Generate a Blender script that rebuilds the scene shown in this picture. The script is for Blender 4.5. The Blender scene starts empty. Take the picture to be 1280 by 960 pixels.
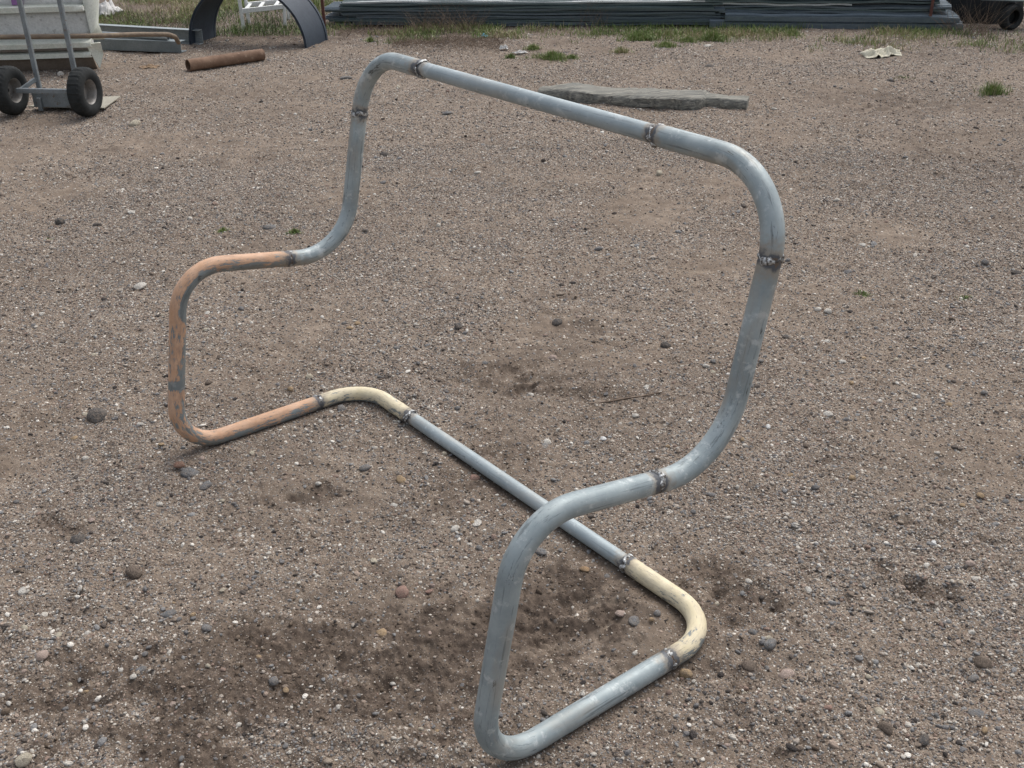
import bpy, bmesh, math, random
import numpy as np
from mathutils import Vector, Matrix
rnd = random.Random(7)
rng = np.random.default_rng(11)

# ------------------------------------------------------------------ camera
F_PX, CAM_H, PITCH, ROLL = 1333.0918, 1.7048, 0.482, -0.0188      # solved from the frame's perspective
cp, sp = math.cos(PITCH), math.sin(PITCH)
FW = np.array([0, cp, -sp]); RT = np.array([1.0, 0, 0]); UP = np.array([0, sp, cp])
R2 = math.cos(ROLL)*RT + math.sin(ROLL)*UP
U2 = -math.sin(ROLL)*RT + math.cos(ROLL)*UP
scene = bpy.context.scene
cam_data = bpy.data.cameras.new('camera')
cam_data.sensor_width = 36.0
cam_data.lens = F_PX/1280*36.0
cam_data.clip_start = 0.05
cam_data.clip_end = 2000
cam = bpy.data.objects.new('camera', cam_data)
scene.collection.objects.link(cam)
M = Matrix(((R2[0], U2[0], -FW[0], 0), (R2[1], U2[1], -FW[1], 0), (R2[2], U2[2], -FW[2], CAM_H), (0, 0, 0, 1)))
cam.matrix_world = M
scene.camera = cam

# ------------------------------------------------------------------ world, sun, exposure (overcast day)
world = bpy.data.worlds.new('World'); scene.world = world; world.use_nodes = True
wn = world.node_tree; wn.nodes.clear()
wo = wn.nodes.new('ShaderNodeOutputWorld'); bg = wn.nodes.new('ShaderNodeBackground')
sky = wn.nodes.new('ShaderNodeTexSky'); sky.sky_type = 'NISHITA'; sky.sun_disc = False
SUN_EL, SUN_AZ = math.radians(58), math.radians(35)
sky.sun_elevation = SUN_EL; sky.sun_rotation = SUN_AZ
sky.air_density = 1.0; sky.dust_density = 4.0; sky.ozone_density = 1.0
hs = wn.nodes.new('ShaderNodeHueSaturation'); hs.inputs['Saturation'].default_value = 0.42
wn.links.new(sky.outputs[0], hs.inputs['Color']); wn.links.new(hs.outputs[0], bg.inputs[0])
bg.inputs[1].default_value = 0.133
wn.links.new(bg.outputs[0], wo.inputs[0])
sd = bpy.data.lights.new('sun', 'SUN'); sd.energy = 1.0; sd.angle = math.radians(50); sd.color = (1.0, 0.965, 0.92)
sun = bpy.data.objects.new('sun', sd); scene.collection.objects.link(sun)
sdir = Vector((math.sin(SUN_AZ)*math.cos(SUN_EL), math.cos(SUN_AZ)*math.cos(SUN_EL), math.sin(SUN_EL)))
sun.rotation_euler = (-sdir).to_track_quat('-Z', 'Y').to_euler()
vs = scene.view_settings
vs.view_transform = 'Standard'; vs.look = 'None'; vs.exposure = 0.62; vs.gamma = 1.0; vs.use_curve_mapping = False

# ------------------------------------------------------------------ helpers
def at(x, y, z=0.0):
    d = FW*F_PX + (x-640)*R2 - (y-480)*U2
    t = (z-CAM_H)/d[2]
    return np.array([d[0]*t, d[1]*t, z])

def zat(g, py):
    """height above ground point g whose picture row is py"""
    lo, hi = -0.5, 3.0
    for _ in range(40):
        m = (lo+hi)/2
        d = np.array([g[0], g[1], m-CAM_H])
        yy = 480-F_PX*(d@U2)/(d@FW)
        if yy > py: lo = m
        else: hi = m
    return lo

def tag(o, label=None, cat=None, group=None, kind=None):
    if label: o['label'] = label
    if cat: o['category'] = cat
    if group: o['group'] = group
    if kind: o['kind'] = kind
    return o

def thing(name, loc, label, cat, group=None):
    o = bpy.data.objects.new(name, None); scene.collection.objects.link(o)
    o.location = loc; o.empty_display_size = 0.1
    return tag(o, label, cat, group)

def wloc(o):
    v = Vector(o.location)
    while o.parent: o = o.parent; v += Vector(o.location)
    return v

def mesh_obj(name, V, Fc, mat, parent=None, smooth=True, loc=None, attrs=None, col=None):
    """V in world coordinates; the origin is the parent's (or loc)"""
    me = bpy.data.meshes.new(name)
    V = np.asarray(V, float)
    org = np.array(wloc(parent)) if parent is not None else (np.array(loc, float) if loc is not None else np.zeros(3))
    me.from_pydata((V-org).tolist(), [], [tuple(int(i) for i in f) for f in Fc])
    me.update()
    if smooth: me.polygons.foreach_set('use_smooth', [True]*len(me.polygons))
    if attrs:
        for k, a in attrs.items():
            a = np.asarray(a, float)
            if a.ndim == 2:
                at_ = me.attributes.new(k, 'FLOAT_VECTOR', 'POINT'); at_.data.foreach_set('vector', a.ravel())
            else:
                at_ = me.attributes.new(k, 'FLOAT', 'POINT'); at_.data.foreach_set('value', a)
    if mat is not None: me.materials.append(mat)
    o = bpy.data.objects.new(name, me); (col or scene.collection).objects.link(o)
    if parent is not None: o.parent = parent
    elif loc is not None: o.location = loc
    return o

def smooth_by_angle(o, deg=35):
    me = o.data
    bm = bmesh.new(); bm.from_mesh(me)
    for e in bm.edges:
        e.smooth = not (len(e.link_faces) == 2 and e.calc_face_angle(0) > math.radians(deg))
    bm.to_mesh(me); bm.free()

def _hash(ix, iy, s):
    h = (ix.astype(np.int64)*374761393 + iy.astype(np.int64)*668265263 + s*1274126177) & 0xffffffff
    h = ((h ^ (h >> 13))*1103515245) & 0xffffffff
    h = ((h ^ (h >> 15))*2246822519) & 0xffffffff
    return ((h ^ (h >> 16)) & 0xffffff)/float(0xffffff)*2-1
def vnoise(x, y, s=0):
    ix, iy = np.floor(x), np.floor(y); fx, fy = x-ix, y-iy
    fx = fx*fx*fx*(fx*(fx*6-15)+10); fy = fy*fy*fy*(fy*(fy*6-15)+10)
    a = _hash(ix, iy, s); b = _hash(ix+1, iy, s); c = _hash(ix, iy+1, s); d = _hash(ix+1, iy+1, s)
    return (a*(1-fx)+b*fx)*(1-fy)+(c*(1-fx)+d*fx)*fy
def fbm(x, y, s=0, o=4, g=0.5):
    r = 0; a = 1; n = 0
    for i in range(o):
        c, q = math.cos(0.6*i+0.3), math.sin(0.6*i+0.3)
        r = r + a*vnoise((x*c-y*q)*2**i+17*i, (x*q+y*c)*2**i-9*i, s+i); n += a; a *= g
    return r/n*1.6

# ---- node helpers
class NT:
    def __init__(s, name):
        s.m = bpy.data.materials.new(name); s.m.use_nodes = True
        s.t = s.m.node_tree; s.b = s.t.nodes['Principled BSDF']
    def n(s, typ, **kw):
        nd = s.t.nodes.new('ShaderNode'+typ)
        for k, v in kw.items():
            if k in nd.inputs: nd.inputs[k].default_value = v
            else: setattr(nd, k, v)
        return nd
    def l(s, a, b): s.t.links.new(a, b); return s
    def mix(s, fac, a, b, mode='MIX'):
        nd = s.t.nodes.new('ShaderNodeMix'); nd.data_type = 'RGBA'; nd.blend_type = mode
        for i, v in ((0, fac), (6, a), (7, b)):
            if isinstance(v, bpy.types.NodeSocket): s.l(v, nd.inputs[i])
            elif i == 0: nd.inputs[i].default_value = v
            else: nd.inputs[i].default_value = (*v, 1)
        return nd.outputs[2]
    def math(s, op, a, b=0.0, c=None, clamp=False):
        nd = s.t.nodes.new('ShaderNodeMath'); nd.operation = op; nd.use_clamp = clamp
        for i, v in enumerate((a, b) if c is None else (a, b, c)):
            if isinstance(v, bpy.types.NodeSocket): s.l(v, nd.inputs[i])
            else: nd.inputs[i].default_value = v
        return nd.outputs[0]
    def ramp(s, fac, stops, interp='LINEAR'):
        nd = s.t.nodes.new('ShaderNodeValToRGB'); nd.color_ramp.interpolation = interp
        e = nd.color_ramp.elements
        while len(e) > 1: e.remove(e[-1])
        for i, (p, c) in enumerate(stops):
            if isinstance(c, (int, float)): c = (c, c, c)
            q = e[0] if i == 0 else e.new(p)
            q.position = p; q.color = (*c, 1)
        s.l(fac, nd.inputs[0]); return nd.outputs[0]
    def noise(s, vec, scale, detail=4, rough=0.55, dist=0.0):
        nd = s.n('TexNoise'); nd.inputs['Scale'].default_value = scale; nd.inputs['Detail'].default_value = detail
        nd.inputs['Roughness'].default_value = rough; nd.inputs['Distortion'].default_value = dist
        if vec is not None: s.l(vec, nd.inputs['Vector'])
        return nd.outputs[0]
    def scaled(s, vec, v):
        nd = s.n('Mapping'); nd.inputs['Scale'].default_value = v; s.l(vec, nd.inputs[0]); return nd.outputs[0]
    def attr(s, name, t='GEOMETRY'):
        nd = s.n('Attribute'); nd.attribute_name = name; nd.attribute_type = t; return nd
    def obj(s): return s.n('TexCoord').outputs['Object']
    def bump(s, h, strength=0.5, dist=0.002, prev=None):
        nd = s.n('Bump'); nd.inputs['Strength'].default_value = strength; nd.inputs['Distance'].default_value = dist
        s.l(h, nd.inputs['Height'])
        if prev is not None: s.l(prev, nd.inputs['Normal'])
        s.l(nd.outputs[0], s.b.inputs['Normal']); return nd.outputs[0]
    def col(s, c):
        if isinstance(c, bpy.types.NodeSocket): s.l(c, s.b.inputs['Base Color'])
        else: s.b.inputs['Base Color'].default_value = (*c, 1)
    def set(s, rough=None, metal=None, spec=None):
        for k, v in (('Roughness', rough), ('Metallic', metal), ('Specular IOR Level', spec)):
            if v is None: continue
            if isinstance(v, bpy.types.NodeSocket): s.l(v, s.b.inputs[k])
            else: s.b.inputs[k].default_value = v

# ------------------------------------------------------------------ materials
def mat_ground():
    t = NT('gravelly_soil'); o = t.obj()
    damp = t.attr('damp').outputs['Fac']; grav = t.attr('gravelly').outputs['Fac']
    n1 = t.noise(o, 3.0, 6, 0.6); n2 = t.noise(o, 45, 5, 0.65); n3 = t.noise(o, 420, 3, 0.6)
    dry = t.mix(t.ramp(n1, [(0.35, 0.0), (0.65, 1.0)]), (0.170, 0.132, 0.101), (0.290, 0.238, 0.190))
    n4 = t.noise(o, 16, 4, 0.6)
    dry = t.mix(t.ramp(n4, [(0.40, 0.0), (0.62, 0.75)]), dry, (0.120, 0.093, 0.074))
    dry = t.mix(t.ramp(n4, [(0.30, 0.6), (0.44, 0.0)]), dry, (0.32, 0.262, 0.20))
    dry = t.mix(t.ramp(n2, [(0.35, 0.0), (0.7, 1.0)]), dry, (0.18, 0.139, 0.104))
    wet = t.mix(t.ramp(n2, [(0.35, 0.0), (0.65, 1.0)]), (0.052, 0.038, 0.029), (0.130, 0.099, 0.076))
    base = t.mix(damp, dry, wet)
    sandy = t.ramp(n3, [(0.25, 0.6), (0.5, 1.0), (0.75, 1.4)])
    base = t.mix(0.75, base, sandy, 'MULTIPLY')
    # fine grit colour: each cell is one grain
    stops = [(0.0, (0.10, 0.075, 0.058)), (0.14, (0.19, 0.145, 0.112)), (0.30, (0.27, 0.22, 0.175)), (0.48, (0.19, 0.18, 0.175)),
             (0.62, (0.30, 0.235, 0.185)), (0.74, (0.22, 0.165, 0.125)), (0.79, (0.43, 0.385, 0.33)), (0.90, (0.64, 0.59, 0.52)), (0.955, (0.055, 0.052, 0.052))]
    prev = None; c = base
    for sc, cover in ((330, 0.80), (170, 0.60), (80, 0.30)):
        v = t.n('TexVoronoi'); v.inputs['Scale'].default_value = sc; v.inputs['Randomness'].default_value = 1.0
        t.l(o, v.inputs['Vector'])
        sep = t.n('SeparateColor'); t.l(v.outputs['Color'], sep.inputs[0])
        gc = t.ramp(sep.outputs[0], stops, 'CONSTANT')
        keep = t.math('LESS_THAN', sep.outputs[1], t.math('MULTIPLY', grav, cover*1.3))
        inside = t.ramp(v.outputs['Distance'], [(0.36, 1.0), (0.5, 0.0)])
        f = t.math('MULTIPLY', keep, inside)
        f = t.math('MULTIPLY', f, t.math('SUBTRACT', 1.0, t.math('MULTIPLY', damp, 0.6)))
        c = t.mix(f, c, gc)
        prev = t.bump(t.math('MULTIPLY', f, t.math('SUBTRACT', 1.0, v.outputs['Distance'])), 0.55, 0.6/sc, prev)
    t.col(c); prev = t.bump(n2, 0.5, 0.006, prev); t.bump(n3, 0.5, 0.0015, prev)
    t.set(rough=t.mix(damp, (0.97,)*3, (0.86,)*3), spec=0.18)
    return t.m

STONE_STOPS = [(0.0, (0.055, 0.047, 0.043)), (0.06, (0.12, 0.10, 0.086)), (0.15, (0.18, 0.172, 0.168)), (0.27, (0.215, 0.17, 0.135)),
               (0.39, (0.30, 0.245, 0.195)), (0.52, (0.25, 0.18, 0.145)), (0.59, (0.25, 0.245, 0.24)), (0.70, (0.38, 0.33, 0.28)),
               (0.80, (0.36, 0.28, 0.225)), (0.86, (0.52, 0.48, 0.42)), (0.955, (0.72, 0.68, 0.61))]
def mat_gravel():
    t = NT('mixed_gravel'); r = t.n('ObjectInfo').outputs['Random']; o = t.obj()
    c = t.ramp(r, STONE_STOPS, 'CONSTANT')
    c = t.mix(0.6, c, t.ramp(t.noise(o, 1.4, 5), [(0.3, 0.65), (0.7, 1.25)]), 'MULTIPLY')
    t.col(c); t.set(rough=0.85, spec=0.25); t.bump(t.noise(o, 2.5, 5), 0.4, 0.25)
    return t.m
def mat_soil_crumb():
    t = NT('soil_crumb'); r = t.n('ObjectInfo').outputs['Random']; o = t.obj()
    c = t.mix(r, (0.10, 0.075, 0.056), (0.19, 0.148, 0.112))
    t.col(c); t.set(rough=0.98, spec=0.1); t.bump(t.noise(o, 3.0, 6), 0.4, 0.12)
    return t.m
def mat_stone(name, c, var=0.25, patches=None):
    t = NT(name); o = t.obj()
    n = t.noise(o, 1.6, 6, 0.65); n2 = t.noise(o, 9, 4)
    a = tuple(min(1, x*(1-var)) for x in c); b = tuple(min(1, x*(1+var)) for x in c)
    cc = t.mix(t.ramp(n, [(0.35, 0.0), (0.65, 1.0)]), a, b)
    cc = t.mix(t.ramp(t.noise(o, 3.2, 5), [(0.42, 0.0), (0.6, 0.55)]), cc, (0.23, 0.185, 0.145))
    cc = t.mix(0.5, cc, t.ramp(n2, [(0.35, 0.75), (0.7, 1.15)]), 'MULTIPLY')
    t.col(cc); t.set(rough=0.88, spec=0.2); t.bump(n2, 0.5, 0.12)
    return t.m

def galv_color(t, pc):
    """weathered galvanised zinc: patchy blue grey with lengthwise streaks"""
    blot = t.noise(pc, 9, 5, 0.6); fine = t.noise(pc, 120, 4, 0.6)
    streak = t.noise(t.scaled(pc, (6, 160, 160)), 1.0, 4, 0.7)
    c = t.mix(t.ramp(blot, [(0.4, 0.0), (0.6, 1.0)]), (0.25, 0.298, 0.31), (0.365, 0.415, 0.42))
    c = t.mix(t.ramp(fine, [(0.4, 0.0), (0.75, 0.55)]), c, (0.34, 0.375, 0.385))
    c = t.mix(t.ramp(streak, [(0.56, 0.0), (0.64, 0.6)]), c, (0.10, 0.115, 0.12))
    dark = t.noise(t.scaled(pc, (9, 45, 45)), 1.0, 6, 0.75)
    c = t.mix(t.ramp(dark, [(0.63, 0.0), (0.655, 0.8)]), c, (0.045, 0.045, 0.04))
    chalk = t.noise(pc, 26, 6, 0.7)
    c = t.mix(t.ramp(chalk, [(0.56, 0.0), (0.64, 0.6)]), c, (0.60, 0.63, 0.62))
    tan = t.noise(t.scaled(pc, (3.5, 14, 14)), 1.0, 4, 0.6)
    c = t.mix(t.ramp(tan, [(0.52, 0.0), (0.66, 0.45)]), c, (0.34, 0.285, 0.215))
    return c, fine, blot
def add_heat(t, c, pc):
    heat = t.attr('weld_tint').outputs['Fac']                 # 1 at the weld, 0 from 6 cm away
    w = t.noise(pc, 40, 4, 0.6)
    hw = t.math('ADD', heat, t.math('MULTIPLY', t.math('SUBTRACT', w, 0.5), 1.2))
    c = t.mix(t.ramp(hw, [(0.30, 0.0), (0.58, 0.65)]), c, (0.30, 0.25, 0.19))
    c = t.mix(t.ramp(hw, [(0.60, 0.0), (0.78, 0.9)]), c, (0.070, 0.078, 0.092))
    c = t.mix(t.ramp(hw, [(0.98, 0.0), (1.08, 0.7)]), c, (0.14, 0.095, 0.06))
    return c
def mat_galv(name='galvanised_pipe', clean=False):
    t = NT(name); pc = t.attr('pipe_coord').outputs['Vector']
    c, fine, blot = galv_color(t, pc)
    if clean: c = t.mix(0.4, c, (0.34, 0.395, 0.42))
    c = add_heat(t, c, pc)
    t.col(c); t.set(rough=t.ramp(fine, [(0.3, 0.44), (0.7, 0.62)]), metal=0.25, spec=0.45); t.bump(fine, 0.25, 0.0008)
    return t.m
def mat_painted(name, paint_a, paint_b, cover, side, stain):
    """old paint flaking off galvanised pipe"""
    t = NT(name); pc = t.attr('pipe_coord').outputs['Vector']
    g, fine, blot = galv_color(t, pc)
    g = t.mix(0.5, g, (0.13, 0.135, 0.13))
    p = t.mix(t.ramp(t.noise(pc, 20, 5, 0.6), [(0.3, 0.0), (0.7, 1.0)]), paint_a, paint_b)
    p = t.mix(t.ramp(t.noise(t.scaled(pc, (14, 60, 60)), 1, 5, 0.7), [(0.45, 0.0), (0.7, 0.7)]), p, stain)
    m1 = t.noise(t.scaled(pc, (10, 38, 38)), 1.0, 7, 0.72)
    m2 = t.noise(t.scaled(pc, (35, 110, 110)), 1.0, 5, 0.7)
    wear = t.attr('wear').outputs['Fac']
    m = t.math('ADD', t.math('MULTIPLY', m1, 0.55), t.math('MULTIPLY', m2, 0.45))
    m = t.math('ADD', m, t.math('MULTIPLY', wear, side))
    chip = t.ramp(m, [(cover, 0.0), (cover+0.022, 1.0)])
    thin = t.ramp(m, [(cover-0.05, 0.0), (cover, 0.5)])
    scr = t.noise(t.scaled(pc, (40, 420, 420)), 1.0, 3, 0.6)
    p = t.mix(thin, p, stain)
    p = t.mix(t.ramp(scr, [(0.60, 0.0), (0.68, 0.5)]), p, (0.16, 0.145, 0.125))
    c = t.mix(chip, p, g)
    c = add_heat(t, c, pc)
    t.col(c); t.set(rough=0.6, metal=t.math('MULTIPLY', chip, 0.3), spec=0.35); t.bump(t.math('SUBTRACT', 1.0, chip), 0.6, 0.0006)
    return t.m
def mat_weld():
    t = NT('weld_metal'); o = t.obj()
    n = t.noise(o, 160, 5, 0.7); n2 = t.noise(o, 55, 3)
    c = t.ramp(n, [(0.32, (0.035, 0.032, 0.030)), (0.44, (0.13, 0.115, 0.10)), (0.50, (0.34, 0.34, 0.33)), (0.60, (0.66, 0.68, 0.68))])
    c = t.mix(t.ramp(n2, [(0.52, 0.0), (0.62, 0.8)]), c, (0.06, 0.055, 0.052))
    t.col(c); t.set(rough=0.45, metal=0.55); t.bump(n, 0.9, 0.003)
    return t.m
def mat_simple(name, a, b, scale=12, rough=0.7, metal=0.0, bump=0.3, bd=0.002, streak=None, speck=None, spec=0.4):
    t = NT(name); o = t.obj()
    v = t.scaled(o, streak) if streak else o
    n = t.noise(v, scale, 6, 0.65); n2 = t.noise(o, scale*9, 4, 0.6)
    c = t.mix(t.ramp(n, [(0.32, 0.0), (0.68, 1.0)]), a, b)
    c = t.mix(0.5, c, t.ramp(n2, [(0.3, 0.7), (0.7, 1.2)]), 'MULTIPLY')
    if speck:
        c = t.mix(t.ramp(t.noise(o, scale*3, 5, 0.7), [(0.58, 0.0), (0.66, 0.85)]), c, speck)
    t.col(c); t.set(rough=rough, metal=metal, spec=spec); t.bump(n2, bump, bd)
    return t.m
def mat_grass():
    t = NT('grass_blades'); r = t.attr('tone').outputs['Fac']
    c = t.ramp(r, [(0.0, (0.06, 0.09, 0.03)), (0.35, (0.14, 0.205, 0.055)), (0.6, (0.22, 0.28, 0.09)), (0.74, (0.27, 0.235, 0.12)), (1.0, (0.40, 0.33, 0.22))])
    t.col(c); t.set(rough=0.6, spec=0.3)
    return t.m
MG = mat_ground(); MGR = mat_gravel(); MSC = mat_soil_crumb()
M_GALV = mat_galv(); M_RAIL = mat_galv('galvanised_rail', True)
M_ORANGE = mat_painted('flaking_orange_paint', (0.50, 0.285, 0.165), (0.64, 0.42, 0.285), 0.515, 0.12, (0.36, 0.235, 0.165))
M_CREAM = mat_painted('flaking_cream_paint', (0.60, 0.52, 0.34), (0.72, 0.64, 0.46), 0.512, 0.095, (0.46, 0.40, 0.30))
M_WELD = mat_weld()
M_BLADE = mat_grass()

# ------------------------------------------------------------------ the welded frame's centre line
CORN = np.array([[-0.4187, 3.2820, 1.1118], [-0.5254, 3.2171, 0.5010], [-0.9524, 2.8818, 0.5975], [-1.0354, 2.8112, 0.0230],
                 [-0.4996, 3.2148, 0.0242], [0.4818, 1.9551, 0.0252], [-0.0868, 1.5268, 0.0242], [0.0100, 1.5967, 0.5936],
                 [0.4364, 1.9174, 0.4988], [0.5445, 2.0008, 1.1052]])
RADS = [0.1763, 0.1709, 0.1337, 0.1229, 0.1324, 0.1324, 0.1229, 0.1337, 0.1709, 0.1763]
def round_path(P, Rad, n=16):
    out = [P[0]]
    for i in range(1, len(P)-1):
        a, b, c = P[i-1], P[i], P[i+1]
        d1 = a-b; d2 = c-b; d1 = d1/np.linalg.norm(d1); d2 = d2/np.linalg.norm(d2)
        th = math.acos(np.clip(d1@d2, -1, 1)); R = Rad[i-1]; tt = R/math.tan(th/2)
        bis = d1+d2; bis = bis/np.linalg.norm(bis); cen = b+bis*R/math.sin(th/2)
        u = (b+d1*tt-cen)/R; w = (b+d2*tt-cen)/R; om = math.pi-th
        for k in range(n+1):
            q = k/n; out.append(cen+R*(math.sin((1-q)*om)*u+math.sin(q*om)*w)/math.sin(om))
    out.append(P[-1]); return np.array(out)
mid = (CORN[0]+CORN[-1])/2
PATH = round_path([mid]+list(CORN)+[mid], RADS)
SL = np.concatenate([[0], np.cumsum(np.linalg.norm(np.diff(PATH, axis=0), axis=1))]); LT = SL[-1]
def pp(s):
    s = np.mod(s, LT); return np.stack([np.interp(s, SL, PATH[:, i]) for i in range(3)], -1)

# ------------------------------------------------------------------ ground sheet
NR, NTH = 820, 640
r_in, r_mid = 1.05, 13.5
rr = np.exp(np.linspace(math.log(r_in), math.log(r_mid), NR))
rr_all = np.concatenate([[0.0, 0.5, 0.8], rr, np.exp(np.linspace(math.log(r_mid*1.05), math.log(900), 60))])
TH0 = math.radians(40)
th_f = np.linspace(-TH0, TH0, NTH)
th_b = np.linspace(TH0, 2*math.pi-TH0, 60)[1:-1]
th_all = np.concatenate([th_f, th_b])
def rail_clear(x, y):
    """1 away from the pipes that lie on the ground, 0 under them"""
    lows = PATH[(PATH[:, 2] < 0.12)]
    d = np.full(x.shape, 9.0)
    lows = pp(np.linspace(2.25, 5.05, 90)); lows = lows[lows[:, 2] < 0.08]
    near = (x > -1.3) & (x < 0.9) & (y > 1.2) & (y < 3.6)
    xs, ys = x[near], y[near]; dd = np.full(xs.shape, 9.0)
    for q in lows: dd = np.minimum(dd, (xs-q[0])**2+(ys-q[1])**2)
    d[near] = np.sqrt(dd); return d
# marks in the soil, given where they lie in the yard: (px, py, radius m, depth m, damp and painted shade, stretch)
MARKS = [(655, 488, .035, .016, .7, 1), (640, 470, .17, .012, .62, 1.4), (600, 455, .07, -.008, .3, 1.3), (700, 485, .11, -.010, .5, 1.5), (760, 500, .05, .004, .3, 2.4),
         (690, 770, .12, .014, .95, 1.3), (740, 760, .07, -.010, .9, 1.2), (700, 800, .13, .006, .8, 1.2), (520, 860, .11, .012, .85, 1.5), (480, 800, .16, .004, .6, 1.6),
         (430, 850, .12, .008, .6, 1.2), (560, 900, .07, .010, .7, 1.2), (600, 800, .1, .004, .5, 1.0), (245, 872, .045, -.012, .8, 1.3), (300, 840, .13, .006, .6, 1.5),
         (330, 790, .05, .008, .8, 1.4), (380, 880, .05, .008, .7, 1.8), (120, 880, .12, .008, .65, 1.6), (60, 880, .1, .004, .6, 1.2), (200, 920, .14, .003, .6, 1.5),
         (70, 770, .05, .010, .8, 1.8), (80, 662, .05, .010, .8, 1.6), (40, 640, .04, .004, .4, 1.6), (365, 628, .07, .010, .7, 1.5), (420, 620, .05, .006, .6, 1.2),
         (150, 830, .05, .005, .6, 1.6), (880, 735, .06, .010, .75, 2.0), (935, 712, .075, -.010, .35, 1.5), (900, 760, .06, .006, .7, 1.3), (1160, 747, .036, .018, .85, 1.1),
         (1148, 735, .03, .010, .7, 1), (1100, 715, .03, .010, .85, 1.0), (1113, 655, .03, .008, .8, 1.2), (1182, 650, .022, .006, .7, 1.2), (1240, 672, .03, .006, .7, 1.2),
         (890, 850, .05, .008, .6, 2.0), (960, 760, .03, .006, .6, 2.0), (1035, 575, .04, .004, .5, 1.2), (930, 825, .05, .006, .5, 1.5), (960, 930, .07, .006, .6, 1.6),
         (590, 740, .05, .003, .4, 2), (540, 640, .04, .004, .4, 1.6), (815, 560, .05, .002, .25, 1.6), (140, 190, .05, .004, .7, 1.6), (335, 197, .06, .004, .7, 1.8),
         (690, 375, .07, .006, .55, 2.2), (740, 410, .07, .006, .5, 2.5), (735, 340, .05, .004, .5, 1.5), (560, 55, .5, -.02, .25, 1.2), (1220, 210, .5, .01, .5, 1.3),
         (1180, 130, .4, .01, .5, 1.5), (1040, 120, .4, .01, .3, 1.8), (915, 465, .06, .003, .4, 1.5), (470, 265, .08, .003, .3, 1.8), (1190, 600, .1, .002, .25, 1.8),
         (320, 50, .42, .01, .75, 1.5), (180, 66, .25, .01, .45, 1.8), (520, 45, .4, .01, .5, 3), (800, 42, .3, .01, .4, 3), (1240, 60, .6, .01, .6, 1.5), (60, 120, .3, .01, .35, 2), (270, 120, .3, .01, .2, 2), (20, 450, .25, .004, .35, 1.2), (20, 560, .2, .004, .35, 1.2), (590, 620, .1, .004, .45, 1.3), (610, 570, .05, .006, .55, 1.6), (720, 720, .1, .004, .4, 1.3)]  # marks under arch, by channels and under stacks also paint in shade
def fields(x, y):
    r = np.hypot(x, y)
    near = np.clip((14-r)/6, 0, 1)
    wx = x+0.03*fbm(x*9, y*9, 90, 3); wy = y+0.03*fbm(x*9+5, y*9, 94, 3)
    h = 0.012*fbm(x*1.3, y*1.3, 1, 3) + 0.008*fbm(x*5, y*5, 5, 3)
    cl = fbm(x*17, y*17, 9, 4, 0.6)
    h = h + 0.0068*cl
    det = np.clip((5.5-r)/3.5, 0, 1)
    h = h + det*0.0026*fbm(x*70, y*70, 21, 3, 0.65)
    h = h + np.clip((3.6-r)/1.6, 0, 1)*0.0012*fbm(x*190, y*190, 31, 2)
    damp = np.clip(0.45*fbm(x*1.1+3, y*1.1, 41, 4)-0.12, 0, 0.6)
    damp = damp+np.clip(fbm(x*3.7, y*3.7, 47, 4, 0.6)-0.62, 0, 1)*0.9
    # the trampled damp soil towards the bottom left of the yard
    b = np.clip((2.25-y-0.35*np.abs(x+0.35))/0.6, 0, 1)*np.clip((0.25-x)/0.3, 0, 1)
    b = b*np.clip(0.62+0.6*fbm(x*3+9, y*3, 51, 4), 0, 1)
    damp = damp + 0.8*b*np.clip(0.5+1.3*fbm(x*8+2, y*11, 53, 4, .65), 0, 1.3)
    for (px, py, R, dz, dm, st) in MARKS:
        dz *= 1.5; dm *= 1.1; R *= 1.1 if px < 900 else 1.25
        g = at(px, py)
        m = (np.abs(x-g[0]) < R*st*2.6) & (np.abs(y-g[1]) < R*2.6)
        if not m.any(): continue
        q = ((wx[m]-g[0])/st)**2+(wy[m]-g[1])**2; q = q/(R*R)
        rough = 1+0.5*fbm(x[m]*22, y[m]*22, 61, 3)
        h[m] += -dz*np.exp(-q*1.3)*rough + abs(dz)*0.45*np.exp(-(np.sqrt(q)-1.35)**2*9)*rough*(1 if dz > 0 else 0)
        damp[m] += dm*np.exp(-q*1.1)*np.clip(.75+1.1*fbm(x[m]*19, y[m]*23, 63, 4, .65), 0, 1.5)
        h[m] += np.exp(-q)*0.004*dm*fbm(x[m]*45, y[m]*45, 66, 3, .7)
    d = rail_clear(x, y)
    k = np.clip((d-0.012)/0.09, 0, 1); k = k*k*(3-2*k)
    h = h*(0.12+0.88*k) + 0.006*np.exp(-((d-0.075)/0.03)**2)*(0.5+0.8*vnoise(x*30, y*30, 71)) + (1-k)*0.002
    damp = damp + 0.5*np.exp(-(d/0.05)**2)  # soil darkened in a band along the pipes lying on it
    h = h*near
    h = h - 0.05*np.clip((r-13)/10, 0, 1)
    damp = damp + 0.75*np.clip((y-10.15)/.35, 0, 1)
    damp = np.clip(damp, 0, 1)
    h = h + np.clip((5-r)/2, 0, 1)*k*damp*(0.0055*fbm(x*34, y*34, 75, 4, .6)+0.003*np.abs(fbm(x*80, y*80, 77, 2)))
    grav = 0.62+0.55*fbm(x*1.9+8, y*1.9, 81, 4, .6)
    grav = grav + 0.25*np.exp(-(((x+1.9)/1.2)**2+((y-4.7)/0.9)**2)) + 0.25*np.exp(-(((x-0.95)/0.5)**2+((y-2.8)/0.5)**2))
    grav = np.clip(grav*(1-0.75*damp), 0.06, 1.15)
    return h, damp, grav
RR, TT = np.meshgrid(rr_all[1:], th_all, indexing='ij')
GX, GY = RR*np.sin(TT), RR*np.cos(TT)
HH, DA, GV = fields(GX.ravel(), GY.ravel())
NC = len(th_all); NRW = len(rr_all)-1
V = np.stack([GX.ravel(), GY.ravel(), HH], 1)
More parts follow.
